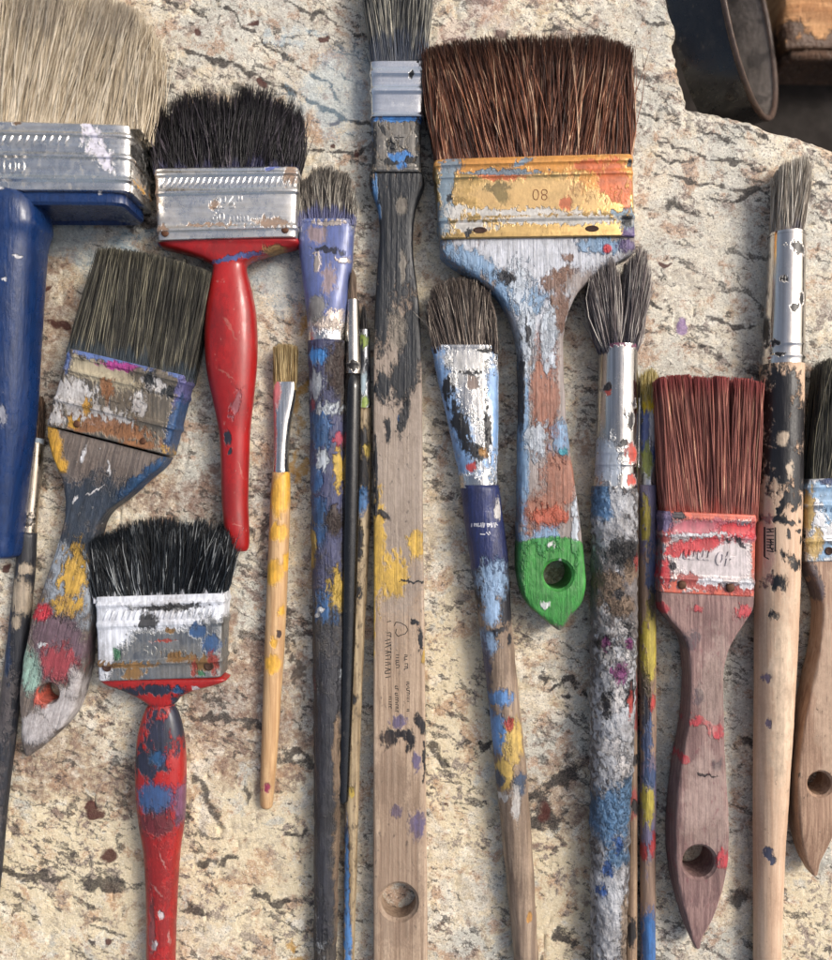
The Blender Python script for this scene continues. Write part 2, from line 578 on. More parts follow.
# ------------------------------------------------------------------ helpers: small parts
def text_part(thing, parent, name, body, x, y, ztop, size, mat, rot=0.0, height=1.2, sx=1.0, shear=0.0, bevel=0.25, surf=None, offset=0.018):
    """raised or printed lettering: real mesh letters lying on the surface at height ztop"""
    cu = bpy.data.curves.new('t', 'FONT')
    cu.body = body; cu.size = 1.0; cu.align_x = 'CENTER'; cu.align_y = 'CENTER'
    cu.shear = shear; cu.resolution_u = 3; cu.offset = offset
    cu.extrude = height / size / 2
    if bevel:
        cu.bevel_depth = bevel / size; cu.bevel_resolution = 1
    to = bpy.data.objects.new('t', cu)
    COL.objects.link(to)
    bpy.context.view_layer.update()
    dg = bpy.context.evaluated_depsgraph_get()
    me = bpy.data.meshes.new_from_object(to.evaluated_get(dg))
    bpy.data.objects.remove(to, do_unlink=True)
    n = len(me.vertices)
    co = np.empty(n * 3, np.float32); me.vertices.foreach_get('co', co); co = co.reshape(-1, 3) * size
    co[:, 0] *= sx
    c = px(x, y, ztop)
    a = math.radians(rot)
    out = np.empty_like(co)
    out[:, 0] = c[0] + co[:, 0] * math.cos(a) - co[:, 1] * math.sin(a)
    out[:, 1] = c[1] + co[:, 0] * math.sin(a) + co[:, 1] * math.cos(a)
    out[:, 2] = ztop + co[:, 2]
    if surf:
        out[:, 2] = surf(out[:, 0], out[:, 1]) + co[:, 2]
    me.vertices.foreach_set('co', ((out - thing.origin) * S).astype(np.float32).ravel())
    me.update()
    me.materials.clear()
    return finish_obj(name, me, mat, parent, thing.origin, thing.zr, smooth=False)

def dome(thing, parent, name, x, y, z, r, h, mat, sink=False, sx=1.0):
    """nail or rivet head (or a dimple) with a raised rim"""
    c = px(x, y, z)
    prof = [(1.0, 0), (0.93, 0.55), (0.7, 0.85), (0.35, 1.0), (0.0, 1.03)] if not sink else [(1.15, 0.0), (1.0, 0.5), (0.8, 0.1), (0.45, -0.25), (0.0, -0.3)]
    N = 16; V = []; F = []
    for rr, hh in prof[:-1]:
        for k in range(N):
            V.append((c[0] + r * rr * sx * math.cos(2 * math.pi * k / N), c[1] + r * rr * math.sin(2 * math.pi * k / N), z - 0.15 + h * hh))
    V.append((c[0], c[1], z - 0.15 + h * prof[-1][1]))
    R = len(prof) - 1
    for i in range(R - 1):
        for k in range(N):
            F.append((i * N + k, i * N + (k + 1) % N, (i + 1) * N + (k + 1) % N, (i + 1) * N + k))
    for k in range(N):
        F.append(((R - 1) * N + k, (R - 1) * N + (k + 1) % N, R * N))
    return thing.mesh(name, V, F, mat, parent)

def bar_mesh(segs, z, w, h):
    """flat rounded strokes between photograph points, lying at height z: returns verts, faces"""
    V = []; F = []
    for (x0, y0, x1, y1) in segs:
        a = px(x0, y0, z); b = px(x1, y1, z)
        d = (b - a); ln = np.linalg.norm(d) + 1e-6; d /= ln
        p = np.array([-d[1], d[0], 0]) * w / 2
        o = len(V)
        for q, zz, f in ((a, 0, 1), (b, 0, 1)):
            V += [q + p, q - p]
        e = d * min(w * 0.5, ln * 0.2)
        up = np.array([0, 0, h])
        V += [a + e + p * 0.45 + up, a + e - p * 0.45 + up, b - e + p * 0.45 + up, b - e - p * 0.45 + up]
        F += [(o, o + 1, o + 5, o + 4), (o + 1, o + 3, o + 7, o + 5), (o + 3, o + 2, o + 6, o + 7), (o + 2, o, o + 4, o + 6), (o + 4, o + 5, o + 7, o + 6)]
    return V, F

def flat_ferrule(tl, tr, br, bl, zb, zt, ridges, n=9, bulge=0.0):
    """a pressed sheet-metal band: corners in photograph pixels; ridges = list of (t, width, height)"""
    ts = set([0.0, 0.012, 0.988, 1.0])
    for (t, w, h) in ridges:
        for k in (-1.0, -0.6, -0.25, 0.25, 0.6, 1.0):
            ts.add(min(0.995, max(0.005, t + k * w)))
    ts |= set(np.linspace(0.03, 0.97, 14))
    out = []
    for t in sorted(ts):
        a = [tl[i] * (1 - t) + bl[i] * t for i in (0, 1)]
        c = [tr[i] * (1 - t) + br[i] * t for i in (0, 1)]
        dz = 0
        for (tt, w, h) in ridges:
            d = abs(t - tt) / w
            if d < 1:
                dz += 1.3 * h * (0.5 + 0.5 * math.cos(math.pi * d))
        if t <= 0.001 or t >= 0.999:
            dz -= 0.8
        dx = dz * 0.5
        ux, uy = (c[0] - a[0]), (c[1] - a[1]); ln = math.hypot(ux, uy); ux /= ln; uy /= ln
        out.append((a[0] - ux * dx, a[1] - uy * dx, c[0] + ux * dx, c[1] + uy * dx, zb, zt + dz + bulge * math.sin(math.pi * t), n))
    return loft(out, smooth=False, seg=56)

# ================================================================== THE SETTING
# ------------------------------------------------------------------ stone slab
def crack(pts, w):
    """a dark seam followed point by point, as overlapping thin ellipses"""
    out = []
    for (x0, y0), (x1, y1) in zip(pts[:-1], pts[1:]):
        ln = math.hypot(x1 - x0, y1 - y0)
        out.append(((x0 + x1) / 2, (y0 + y1) / 2, ln * 0.66, w, math.degrees(math.atan2(y1 - y0, x1 - x0))))
    return out

CRACKS = (crack([(182, 52), (203, 56), (221, 60), (232, 66), (241, 71), (261, 79), (276, 84)], 2.4)
          + crack([(215, 0), (237, 18), (256, 36), (277, 52), (293, 63), (309, 71), (325, 82), (340, 100)], 1.9)
          + crack([(282, 85), (298, 93), (319, 104), (335, 114), (346, 122), (370, 127)], 2.6)
          + crack([(287, 0), (309, 13), (330, 18), (346, 29), (366, 38)], 2.2)
          + crack([(166, 2), (184, 8), (200, 16), (214, 20)], 2.0)
          + crack([(308, 151), (330, 150), (352, 156), (368, 148)], 2.0)
          + crack([(634, 14), (650, 22), (668, 27)], 1.8)
          + crack([(640, 112), (660, 117), (678, 123)], 1.8) + crack([(695, 129), (716, 132), (736, 144)], 1.6) + crack([(736, 126), (757, 132), (771, 147)], 1.6)
          + crack([(646, 167), (675, 177), (698, 182), (724, 184)], 1.8) + crack([(678, 205), (698, 214)], 1.6) + crack([(710, 196), (736, 199), (760, 188)], 2.0)
          + crack([(656, 138), (690, 150), (712, 160), (745, 164), (764, 172)], 1.7) + crack([(652, 152), (668, 160), (684, 164)], 1.6)
          + crack([(638, 207), (657, 212)], 1.8) + crack([(664, 198), (672, 206), (682, 210)], 3.0) + crack([(706, 318), (726, 322), (746, 328), (758, 326)], 2.4)
          + crack([(700, 344), (716, 350), (724, 356)], 2.4) + crack([(648, 300), (662, 310), (676, 313)], 1.7) + crack([(812, 178), (832, 184), (850, 182)], 1.8))

# places of the slab's mineral seams, garnets, stains and old paint: field name -> (ellipses (x, y, rx, ry[, degrees]), raggedness)
STONE_FIELDS = {
    'f0': ([(700, 250, 180, 200), (330, 60, 190, 110), (620, 60, 60, 90)], 0),
    'f1': ([(90, 860, 130, 120), (250, 860, 90, 110), (460, 720, 60, 150), (550, 900, 60, 110), (800, 930, 50, 60)], 0),
    'f2': ([(240, 705, 80, 80, 20), (60, 765, 60, 40), (175, 500, 65, 32), (45, 340, 36, 110), (120, 785, 55, 36), (560, 800, 40, 40)], 0),
    'f3': (CRACKS + [(500, 32, 12, 3.5, 12), (670, 204, 9, 4, -40), (750, 188, 20, 3, 8), (552, 30, 8, 2)], 7),
    'f4': ([(562, 780, 34, 12, -42), (545, 812, 16, 14, 0), (570, 688, 20, 3.5, 0), (548, 690, 12, 3, 10), (563, 940, 9, 12, 0), (484, 748, 20, 5, -8), (630, 890, 16, 8, 20), (640, 560, 8, 20), (640, 700, 8, 30)], 20),
    'f5': (crack([(2, 869), (18, 871), (35, 877), (62, 880)], 3.0) + crack([(82, 882), (104, 880), (120, 886)], 4.0) + crack([(200, 716), (226, 720), (250, 724), (268, 726)], 3.0) + crack([(282, 752), (300, 757), (322, 764)], 3.4) + [(12, 871, 20, 2.6, 6), (38, 876, 16, 2.4, -4), (95, 880, 18, 4, 2), (112, 886, 12, 3, 8), (226, 720, 22, 2.4, 8), (256, 726, 16, 4, 4), (300, 756, 18, 3.4, 22), (318, 764, 12, 4, 4), (430, 750, 12, 5, 30), (444, 762, 12, 5, 24), (250, 798, 9, 4, -50), (205, 792, 5, 20, -35), (214, 812, 5, 14, -30), (205, 862, 12, 4, 20), (226, 862, 9, 4, -10), (196, 908, 12, 5, 20), (270, 900, 18, 3, 20), (290, 830, 24, 2.6, 8), (720, 640, 9, 14), (745, 740, 12, 5, 30), (740, 900, 12, 9)], 12),
    'f6': ([(256, 530, 2.6, 34, -8), (292, 665, 4, 50, -14)], 20),
    'f7': ([(110, 857, 7, 8), (106, 944, 4, 4), (254, 23, 4, 3.6), (236, 40, 3, 3), (324, 39, 5.5, 4), (198, 32, 5, 3.4), (262, 84, 5, 4.4), (333, 121, 7, 3), (333, 144, 3, 2.6), (545, 812, 6, 9), (44, 287, 9, 2.6), (60, 325, 12, 3.4, 14), (7, 569, 5, 3.5), (96, 815, 8, 5), (664, 264, 7, 2.4), (354, 155, 3.4, 2.6), (445, 806, 3, 3), (90, 808, 5, 4)], 6),
    'f8': ([(681, 327, 6, 9)], 3),
    'f9': ([(308, 36, 12, 8), (335, 88, 38, 38, 30), (280, 36, 10, 4), (200, 238, 90, 9)], 20),
    'f10': ([(40, 240, 80, 20), (290, 285, 30, 30)], 20),
    'f11': ([(301, 400, 6, 24), (300, 470, 5, 12), (296, 958, 10, 7), (304, 322, 5, 14)], 20),
    'f12': ([(490, 14, 16, 20), (452, 36, 16, 12)], 20),
}

def stone_material():
    b = NB('granite')
    p = b.attr('pp')
    wf, wc = b.noise(p, 0.011, 2, 0.5)
    pw = b.vmath('ADD', p, b.vmath('MULTIPLY', b.vmath('SUBTRACT', wc, (0.5, 0.5, 0.5)), (60, 60, 0)))
    f3, c3 = b.noise(p, 0.16, 5, 0.72)
    g1, g2, g3 = b.sep(c3)
    pc = b.vmath('ADD', p, b.vmath('MULTIPLY', b.vmath('SUBTRACT', c3, (0.5, 0.5, 0.5)), (15, 13, 0)))
    f1, c1 = b.noise(pw, 0.012, 4, 0.6)
    a1, a2, a3 = b.sep(c1)
    f2, c2 = b.noise(b.mapping(pw, (31, 7, 0)), 0.040, 6, 0.68)
    b1, b2, b3 = b.sep(c2)
    f4, c4 = b.noise(b.mapping(p, (3, 9, 0)), 0.6, 3, 0.65)
    h1, h2, h3 = b.sep(c4)
    # interlocking crystals of two sizes
    def cells(scale, off):
        vo = b.t.nodes.new('ShaderNodeTexVoronoi'); vo.voronoi_dimensions = '2D'; vo.inputs['Scale'].default_value = scale
        b.put(vo.inputs['Vector'], b.mapping(pc, off))
        return b.sep(vo.outputs['Color'])
    k1, k2, k3 = cells(0.075, (0, 0, 0))
    m1, m2, m3 = cells(0.19, (17, 5, 0))
    stops = [(0.0, C(146, 139, 130)), (0.15, C(190, 181, 164)), (0.4, C(216, 203, 174)), (0.65, C(234, 229, 217)), (0.88, C(220, 199, 162)), (1.0, C(178, 150, 120))]
    body = b.mix(0.45, b.ramp(k1, stops), b.ramp(m1, stops))
    body = b.mix(0.26, body, b.mix(b.step(b2, 0.42, 0.58), C(212, 194, 160), C(222, 213, 194)))
    body = b.mix(b.step(b.math('MULTIPLY_ADD', b.math('SUBTRACT', g2, 0.5), 0.5, a2), 0.46, 0.60, 0, 0.8), body, C(178, 178, 170))
    zone = b.math('MULTIPLY_ADD', b.math('SUBTRACT', b1, 0.5), 3.0, b.attr('f0', False))
    body = b.mix(b.step(zone, -0.1, 0.6, 0, 0.55), body, C(202, 198, 187))
    zone = b.math('MULTIPLY_ADD', b.math('SUBTRACT', b1, 0.5), 5.0, b.attr('f1', False))
    calm = b.step(zone, -0.1, 0.3)
    body = b.mix(b.math('MULTIPLY', calm, 0.8), body, C(212, 196, 162))
    rest = b.math('SUBTRACT', 1.0, b.math('MULTIPLY', calm, 0.75))
    # pale crystals and warm stains
    body = b.mix(b.math('MULTIPLY', b.step(g1, 0.55, 0.64, 0, 0.7), rest), body, C(232, 226, 212))
    body = b.mix(b.step(b.math('MULTIPLY_ADD', g3, 0.35, b3), 0.69, 0.80, 0, 0.65), body, C(166, 122, 88))
    body = b.mix(b.math('MULTIPLY', b.step(g2, 0.34, 0.46, 0.4, 0.0), rest), body, C(142, 130, 114))
    body = b.mix(b.step(h1, 0.55, 0.66, 0.0, 0.5), body, C(238, 232, 220))
    body = b.mix(b.math('MULTIPLY', b.step(h2, 0.55, 0.64, 0.0, 0.65), rest), body, C(100, 91, 84))
    # grey-mauve mineral clots
    clot = b.step(b.math('MULTIPLY_ADD', b.math('SUBTRACT', g3, 0.5), 0.7, b1), 0.545, 0.60)
    body = b.mix(b.math('MULTIPLY', clot, b.step(a3, 0.40, 0.56, 0.3, 0.85)), body, b.mix(b.step(h3, 0.4, 0.6), C(96, 84, 78), C(160, 146, 136)))
    # brown, iron-stained areas
    brown = b.step(b.math('MULTIPLY_ADD', b.math('SUBTRACT', f2, 0.5), 4.5, b.attr('f2', False)), -0.2, 0.5)
    body = b.mix(b.math('MULTIPLY', brown, b.step(g1, 0.36, 0.6, 0.8, 0.3)), body, C(126, 96, 80))
    # hairline veinlets in two sets, broken into short runs
    vall = None
    for (deg, fx, fy, off, wid, gch) in ((-17, 0.011, 0.040, (0, 0, 0), 0.010, a1), (-33, 0.014, 0.055, (9, 4, 0), 0.009, a3)):
        q = b.mapping(pc, (0, 0, 0), math.radians(deg))
        nf, nc = b.noise(b.mapping(q, off, 0, (fx, fy, 0.02)), 1.0, 2, 0.5)
        n1, n2, n3 = b.sep(nc)
        rdg = b.math('ABSOLUTE', b.math('SUBTRACT', nf, 0.5))
        gate = b.math('ADD', b.math('MULTIPLY', b.math('SUBTRACT', n2, 0.5), 0.06), b.math('MULTIPLY', b.math('SUBTRACT', b.math('ADD', gch, b.math('MULTIPLY', b2, 1.1)), 1.03), 0.10))
        w_ = b.math('MINIMUM', gate, 0.017)
        v = b.step(b.math('SUBTRACT', rdg, w_), -0.004, 0.003, 1, 0)
        vall = v if vall is None else b.math('MAXIMUM', vall, v)
    body = b.mix(b.math('MULTIPLY', vall, b.step(h1, 0.35, 0.6, 0.92, 0.55)), body, C(50, 45, 42))
    # dark mica flecks
    q = b.mapping(pc, (0, 0, 0), math.radians(-24))
    qf, qc = b.noise(b.mapping(q, (0, 0, 0), 0, (0.055, 0.15, 0.1)), 1.0, 3, 0.65)
    fleck = b.step(b.math('MULTIPLY_ADD', b.math('SUBTRACT', a3, 0.5), 0.4, qf), 0.63, 0.66)
    body = b.mix(b.math('MULTIPLY', fleck, 0.8), body, C(62, 54, 49))
    speck = b.step(b.math('MULTIPLY_ADD', b.math('SUBTRACT', b3, 0.5), 0.5, g3), 0.65, 0.68)
    body = b.mix(b.math('MULTIPLY', speck, 0.75), body, C(60, 50, 45))
    crumb = b.math('MULTIPLY_ADD', b.math('SUBTRACT', h2, 0.5), 1.6, b.math('MULTIPLY', b.math('SUBTRACT', b2, 0.5), 3.0))
    def seam(field, col, amp=1.0, op=0.9, edge=0.35):
        nonlocal body
        r = b.math('MULTIPLY_ADD', crumb, amp, b.attr(field, False))
        body = b.mix(b.step(r, -edge, edge, 0, op), body, col)
    dark = b.mix(b.step(h1, 0.4, 0.65), C(30, 27, 25), C(84, 75, 68))
    seam('f3', dark, 0.6, 0.92)
    seam('f4', dark, 1.0, 0.95)
    seam('f5', dark, 0.7, 0.88)
    seam('f6', C(78, 68, 60), 0.5, 0.8)
    # garnets
    seam('f7', C(70, 26, 16), 0.25, 0.93, 0.25)
    # old paint on the stone
    seam('f8', C(146, 118, 160), 0.3, 0.85, 0.15)
    seam('f9', C(140, 180, 204), 1.2, 0.28)
    seam('f10', C(150, 176, 190), 1.2, 0.4)
    seam('f11', C(180, 132, 36), 0.8, 0.7)
    seam('f12', C(190, 142, 132), 1.2, 0.22)
    b.put(b.b.inputs['Base Color'], body)
    b.put(b.b.inputs['Roughness'], b.step(g2, 0.3, 0.7, 0.75, 0.5))
    f5, c5 = b.noise(p, 0.2, 5, 0.75)
    b.put(b.b.inputs['Normal'], b.bump(f5, 1.0, S * 1.9))
    return b.m

def build_slab():
    st = 2.0
    xs = np.arange(-110, 940, st); ys = np.arange(-110, 1070, st)
    X, Y = np.meshgrid(xs, ys)
    ex = lambda y: 668 + 21 * np.clip(y / 108.0, -1.2, 1) ** 1.0 + 6 * vnoise(y * 0.04, y * 0 + 3, 5) + 2.0 * vnoise(y * 0.21, y * 0 + 9, 6)
    ey = lambda x: 108 + (x - 688) * 0.20 + 0.0006 * (x - 688) ** 2 + 5 * vnoise(x * 0.04, x * 0 + 1, 7) + 1.8 * vnoise(x * 0.2, x * 0 + 5, 8)
    dx = X - ex(Y); dy = ey(X) - Y
    outd = np.minimum(dx, dy)                       # > 0 outside
    inside = outd <= 0
    cell_in = (inside[:-1, :-1] | inside[1:, :-1] | inside[:-1, 1:] | inside[1:, 1:])
    cell_in &= (outd[:-1, :-1] < st * 1.5) & (outd[1:, :-1] < st * 1.5) & (outd[:-1, 1:] < st * 1.5) & (outd[1:, 1:] < st * 1.5)
    XX, YY = X.copy(), Y.copy()
    o = outd > 0
    mvx = o & (dx <= dy)
    mvy = o & ~mvx
    XX[mvx] = ex(Y)[mvx]; YY[mvy] = ey(X)[mvy]
    dist = np.maximum(0, -np.minimum(XX - ex(YY), ey(XX) - YY))
    Z = fbm(XX * 0.018, YY * 0.018, 3, 3) * 1.4 + fbm(XX * 0.11, YY * 0.11, 11, 3) * 1.0
    pit = fbm(XX * 0.16, YY * 0.05 + XX * 0.02, 23, 3)
    Z -= np.clip(pit - 0.35, 0, 1) * 6
    chip = 8 + 5 * vnoise(XX * 0.06, YY * 0.06, 31)
    Z -= np.clip(1 - dist / chip, 0, 1) ** 2 * 6
    Z -= np.percentile(Z, 85)
    Z = np.minimum(Z, 0.5)
    ny, nx = X.shape
    k = 1.0
    V = np.stack([(XX - CX), -(YY - CY), Z], -1).reshape(-1, 3)
    idx = np.arange(ny * nx).reshape(ny, nx)
    a = idx[:-1, :-1][cell_in]; b_ = idx[:-1, 1:][cell_in]; c = idx[1:, 1:][cell_in]; d = idx[1:, :-1][cell_in]
    F = np.stack([d, c, b_, a], -1)
    # sides: every edge used once is pulled down by the slab's thickness
    E = np.concatenate([F[:, [0, 1]], F[:, [1, 2]], F[:, [2, 3]], F[:, [3, 0]]])
    key = np.sort(E, 1); key = key[:, 0] * (ny * nx) + key[:, 1]
    _, inv, cnt = np.unique(key, return_inverse=True, return_counts=True)
    B = E[cnt[inv] == 1]
    bv = np.unique(B)
    levels = [(-12, 2.5), (-26, 4.0), (-42, 3.0), (-60, 5.0)]
    Vx = [V]
    prev = {int(v): int(v) for v in bv}
    side = []
    base = len(V)
    for li, (dz, am) in enumerate(levels):
        nv = V[bv].copy()
        j = fbm(nv[:, 0] * 0.06 + li * 9, nv[:, 1] * 0.06, 40 + li, 3) * am * 2
        nv[:, 0] -= np.abs(j) * 0.6; nv[:, 1] -= np.abs(j) * 0.6
        nv[:, 2] += dz + j
        Vx.append(nv)
        cur = {int(v): base + i for i, v in enumerate(bv)}
        for (e0, e1) in B:
            side.append((prev[int(e1)], prev[int(e0)], cur[int(e0)], cur[int(e1)]))
        prev = cur
        base += len(bv)
    V = np.concatenate(Vx)
    used = np.zeros(len(V), bool); used[F.ravel()] = True
    side = np.array(side)
    used[side.ravel()] = True
    remap = np.cumsum(used) - 1
    allF = np.concatenate([remap[F], remap[side]])
    V = V[used]
    me = bpy.data.meshes.new('stone_slab')
    me.vertices.add(len(V)); me.vertices.foreach_set('co', (V * S).astype(np.float32).ravel())
    me.loops.add(allF.size); me.loops.foreach_set('vertex_index', allF.astype(np.int32).ravel())
    me.polygons.add(len(allF)); me.polygons.foreach_set('loop_start', (np.arange(len(allF)) * 4).astype(np.int32))
    me.update(calc_edges=True)
    vx = V[:, 0] + CX; vy = CY - V[:, 1]
    w1 = fbm(vx * 0.09, vy * 0.09, 71, 4); w2 = fbm(vx * 0.09, vy * 0.09, 83, 4)
    fields = {}
    for name, (ells, wob) in STONE_FIELDS.items():
        best = np.full(len(V), 9.0)
        ax_, ay_ = vx + w1 * wob, vy + w2 * wob
        for e in ells:
            a = math.radians(e[4]) if len(e) > 4 else 0.0
            ex_, ey_ = ax_ - e[0], ay_ - e[1]
            best = np.minimum(best, np.hypot((ex_ * math.cos(a) + ey_ * math.sin(a)) / e[2], (-ex_ * math.sin(a) + ey_ * math.cos(a)) / e[3]))
        fields[name] = 1 - best
    ob = finish_obj('stone_slab', me, stone_material(), None, np.zeros(3), 0.0, sharp=50, attrs=fields)
    ob['kind'] = 'structure'
    ob['label'] = 'rough cream granite slab with dark veins under the brushes'
    ob['category'] = 'slab'
    return ob

slab = build_slab()

# dark ground under the slab
def build_ground():
    xs = np.linspace(-2500, 2500, 61)
    X, Y = np.meshgrid(xs, xs)
    Z = -188 + fbm(X * 0.004, Y * 0.004, 5, 3) * 10
    V = np.stack([X, Y, Z], -1).reshape(-1, 3)
    n = 61
    F = [(j * n + i, j * n + i + 1, (j + 1) * n + i + 1, (j + 1) * n + i) for j in range(n - 1) for i in range(n - 1)]
    m = plain('dark_soil', C(40, 33, 28), 0.9, nf=0.03)
    ob = finish_mesh('ground', V, F, m, None, np.zeros(3), 0.0)
    ob['kind'] = 'structure'
build_ground()

# short black plastic pipe beyond the slab's broken edge
def build_pipe():
    t = Thing('plastic_pipe', 'black plastic pipe with its lit inside coloured grey beyond the broken slab edge', 'pipe', 740, 20, zr=-55)
    axis = np.array([1.0, 0.1304, 0.778]); axis /= np.linalg.norm(axis)
    e1 = np.cross(axis, [0, 0, 1.0]); e1 /= np.linalg.norm(e1)
    e2 = np.cross(e1, axis)
    R = 105.0
    mouth = np.array([356.5, 494.0, -55.0])
    def lathe(prof, N=96):
        V = []; F = []
        for (s_, r) in prof:
            for k in range(N):
                a = 2 * math.pi * k / N
                V.append(mouth + axis * s_ + (e1 * math.cos(a) + e2 * math.sin(a)) * r)
        for i in range(len(prof) - 1):
            for k in range(N):
                F.append((i * N + k, (i + 1) * N + k, (i + 1) * N + (k + 1) % N, i * N + (k + 1) % N))
        return V, F
    m = paint_mat('black_plastic', C(22, 24, 28), [L(C(96, 88, 80), None, thr=0.68, n=1, ch=1, rough=0.8, h=0, op=0.5), L(C(70, 66, 62), None, thr=0.6, n=0, ch=2, rough=0.7, h=0, op=0.3)], kind='paint', rough=0.28, dirt=0.1, bumpiness=0.05, coat=0.3)
    V, F = lathe([(-52, R * 0.93), (-52, R * 0.995), (-30, R), (-2, R), (0, R * 0.995)])
    t.mesh('body', V, F, m, sharp=40)
    m2 = paint_mat('lit_inside_grey', C(126, 116, 108), [L(C(60, 54, 50), None, thr=0.56, n=0, ch=1, op=0.6, h=0)], kind='paint', rough=0.5, dirt=0.3)  # light on the pipe's inner wall, put into its colour as grey
    V, F = lathe([(0.2, R * 0.972), (-2, R * 0.962), (-30, R * 0.95), (-51.9, R * 0.93)])
    t.mesh('inner_wall', V, F, m2)
    m3 = plain('worn_lip', C(84, 66, 56), 0.45)
    V, F = lathe([(-3, R * 1.002), (-2, R * 1.014), (1.6, R * 1.012), (2.4, R * 1.0), (2.2, R * 0.972), (0.4, R * 0.955), (-2.0, R * 0.955)])
    t.mesh('rim', V, F, m3)
build_pipe()

# sawn wooden block in the corner
def build_block():
    t = Thing('wood_block', 'tan sawn wooden block with a dark bark side beside the bucket', 'block', 850, 10, zr=-119)
    m = paint_mat('tan_wood', C(206, 158, 110), [L(C(120, 78, 46), None, thr=0.62, n=0, ch=1, op=0.6, h=0.5), L(C(70, 46, 32), [(810, 44, 60, 9), (790, 30, 10, 12)], amp=3.5, n=0, ch=2, op=0.9, h=1.0)], base2=C(176, 124, 80), grain=(0.012, 0.12), dirt=0.3, rough=0.8, bumpiness=2.0)
    V, F = loft([(784, -130, 990, -130, -190, -122, 14), (784, -30, 990, -30, -190, -119, 14), (784, 20, 990, 20, -190, -118, 14), (784, 40, 990, 40, -190, -119, 14), (785, 48, 990, 48, -190, -120, 14), (785, 51, 990, 51, -190, -124, 14)], m=6, seg=40, lump=3.0, lseed=8, lfreq=0.05)
    t.mesh('body', V, F, m, sharp=40)
    mb = paint_mat('bark', C(84, 60, 44), [L(C(120, 92, 70), None, thr=0.58, n=1, ch=0, op=0.6, h=0.8)], grain=(0.02, 0.2), rough=0.9, bumpiness=1.2)
    V, F = loft([(786, 50, 990, 50, -190, -124, 9), (786, 56, 990, 56, -190, -121, 9), (787, 62, 990, 63, -190, -126, 8), (789, 66, 990, 67, -188, -138, 6)], m=5, seg=40, lump=6.0, lseed=18, lfreq=0.06)
    t.mesh('bark', V, F, mb)
build_block()

# ================================================================== THE BRUSHES
M_nail = plain('rusty_nail', C(92, 58, 38), 0.6, 0.4)
M_pit = plain('rust_pit', C(58, 34, 22), 0.8, 0.1)
STEEL, STEEL2 = C(232, 231, 229), C(206, 203, 198)

# ---- wide pale-bristled brush with a blue handle
def brush_blue():
    t = Thing('paint_brush', 'wide brush with pale beige bristles and a blue plastic handle', 'paint brush', 5, 300, zr=60)
    hm = hair_mat('pale_bristle', [(0.0, C(112, 99, 82)), (0.3, C(166, 150, 126)), (0.65, C(190, 175, 151)), (1.0, C(218, 206, 186))], rough=0.5,
                  blot=[(C(120, 112, 104), [(45, 12, 26, 30), (115, 25, 30, 22)], 0.5)])
    bristles(t, hm, (-132, 126, 146, 126), [(-140, 30), (-120, 5), (-60, -6), (0, -8), (60, -6), (110, 2), (140, 14), (154, 36)], 16, 74, 18, 68, 7500, rad=0.6, seed=11, splay=5, wob=2.2, len_jit=0.05, stray=0.03, ztip_jit=4)
    fm = paint_mat('steel_wide', STEEL, [L(C(222, 218, 232), [(98, 140, 22, 6, 55), (106, 158, 16, 7, 40), (112, 170, 10, 4, 40), (75, 124, 20, 4)], amp=3.5, n=1, h=1.0),
                                         L(C(222, 160, 20), [(146, 182, 9, 17, -10)], amp=0.8, n=1, h=0.8, k=2.0),
                                         L(C(110, 78, 40), [(26, 130, 4, 3)], amp=1, n=1),
                                         L(C(120, 112, 104), None, thr=0.62, n=1, ch=2, rough=0.5, op=0.4, h=0)],
                   kind='metal', base2=STEEL2, grain=(0.02, 0.3), dirt=0.12, metal_rough=0.3)
    V, F = flat_ferrule((-130, 119), (131, 126), (131, 192), (-130, 190), 12, 75, [(0.16, 0.05, 2.2), (0.48, 0.05, 2.4), (0.82, 0.06, 2.0)], n=16)
    fer = t.mesh('ferrule', V, F, fm, sharp=32)
    segs = [(x, 145, x + 5, 135) for x in range(-120, 66, 8)]
    V, F = bar_mesh(segs, 75.2, 2.0, 0.9)
    t.mesh('embossed_band', V, F, fm, fer)
    text_part(t, fer, 'lettering', '100', 12, 167, 75.0, 16, fm, height=1.2)
    bm_ = paint_mat('blue_plastic', C(17, 48, 96), [L(C(224, 224, 230), [(10, 195, 5, 2, 30), (26, 261, 4, 2), (14, 283, 2, 1.5), (105, 198, 2, 1.4)], amp=0.7, n=1, h=0.8),
                                                     L(C(190, 190, 196), [(4, 415, 4, 9)], amp=2.6, n=1, op=0.5),
                                                     L(C(150, 150, 160), None, thr=0.77, n=1, ch=1, op=0.5, h=0.2)], kind='paint', base2=C(13, 38, 80), rough=0.28, dirt=0.15, coat=0.25, seed=1.0)
    V, F = loft([(-124, 190, 125, 193, 14, 70, 12), (-124, 193, 125, 196, 13, 72, 12), (-124, 201, 125, 203, 13, 72, 12), (-122, 205, 123, 206, 13, 70, 12), (-121, 207, 121, 208, 14, 62, 10), (-119, 214, 116, 213, 16, 40, 8)], smooth=False, seg=56)
    t.mesh('shoulder', V, F, bm_, sharp=35)
    hd = rows([(191, -24, 12, 40, 72, 2.6), (195, -34, 30, 30, 79, 3.0), (204, -42, 38, 24, 83, 3.4), (225, -44, 41, 22, 83, 3.6), (242, -42, 39, 22, 81, 3.2), (280, -37, 37, 20, 78, 3.0), (350, -31, 34, 16, 71, 2.8), (420, -18, 32, 12, 64, 2.4),
               (480, -12, 25, 8, 56, 2.4), (530, -8, 20, 4, 48, 2.4), (552, -6, 18, 3, 45, 2.4), (557, -4, 15, 5, 41, 2.4), (558.5, 0, 10, 10, 35, 2.2)], 10, 70, 2.4)
    V, F = loft(hd, m=6)
    t.mesh('handle', V, F, bm_)
brush_blue()

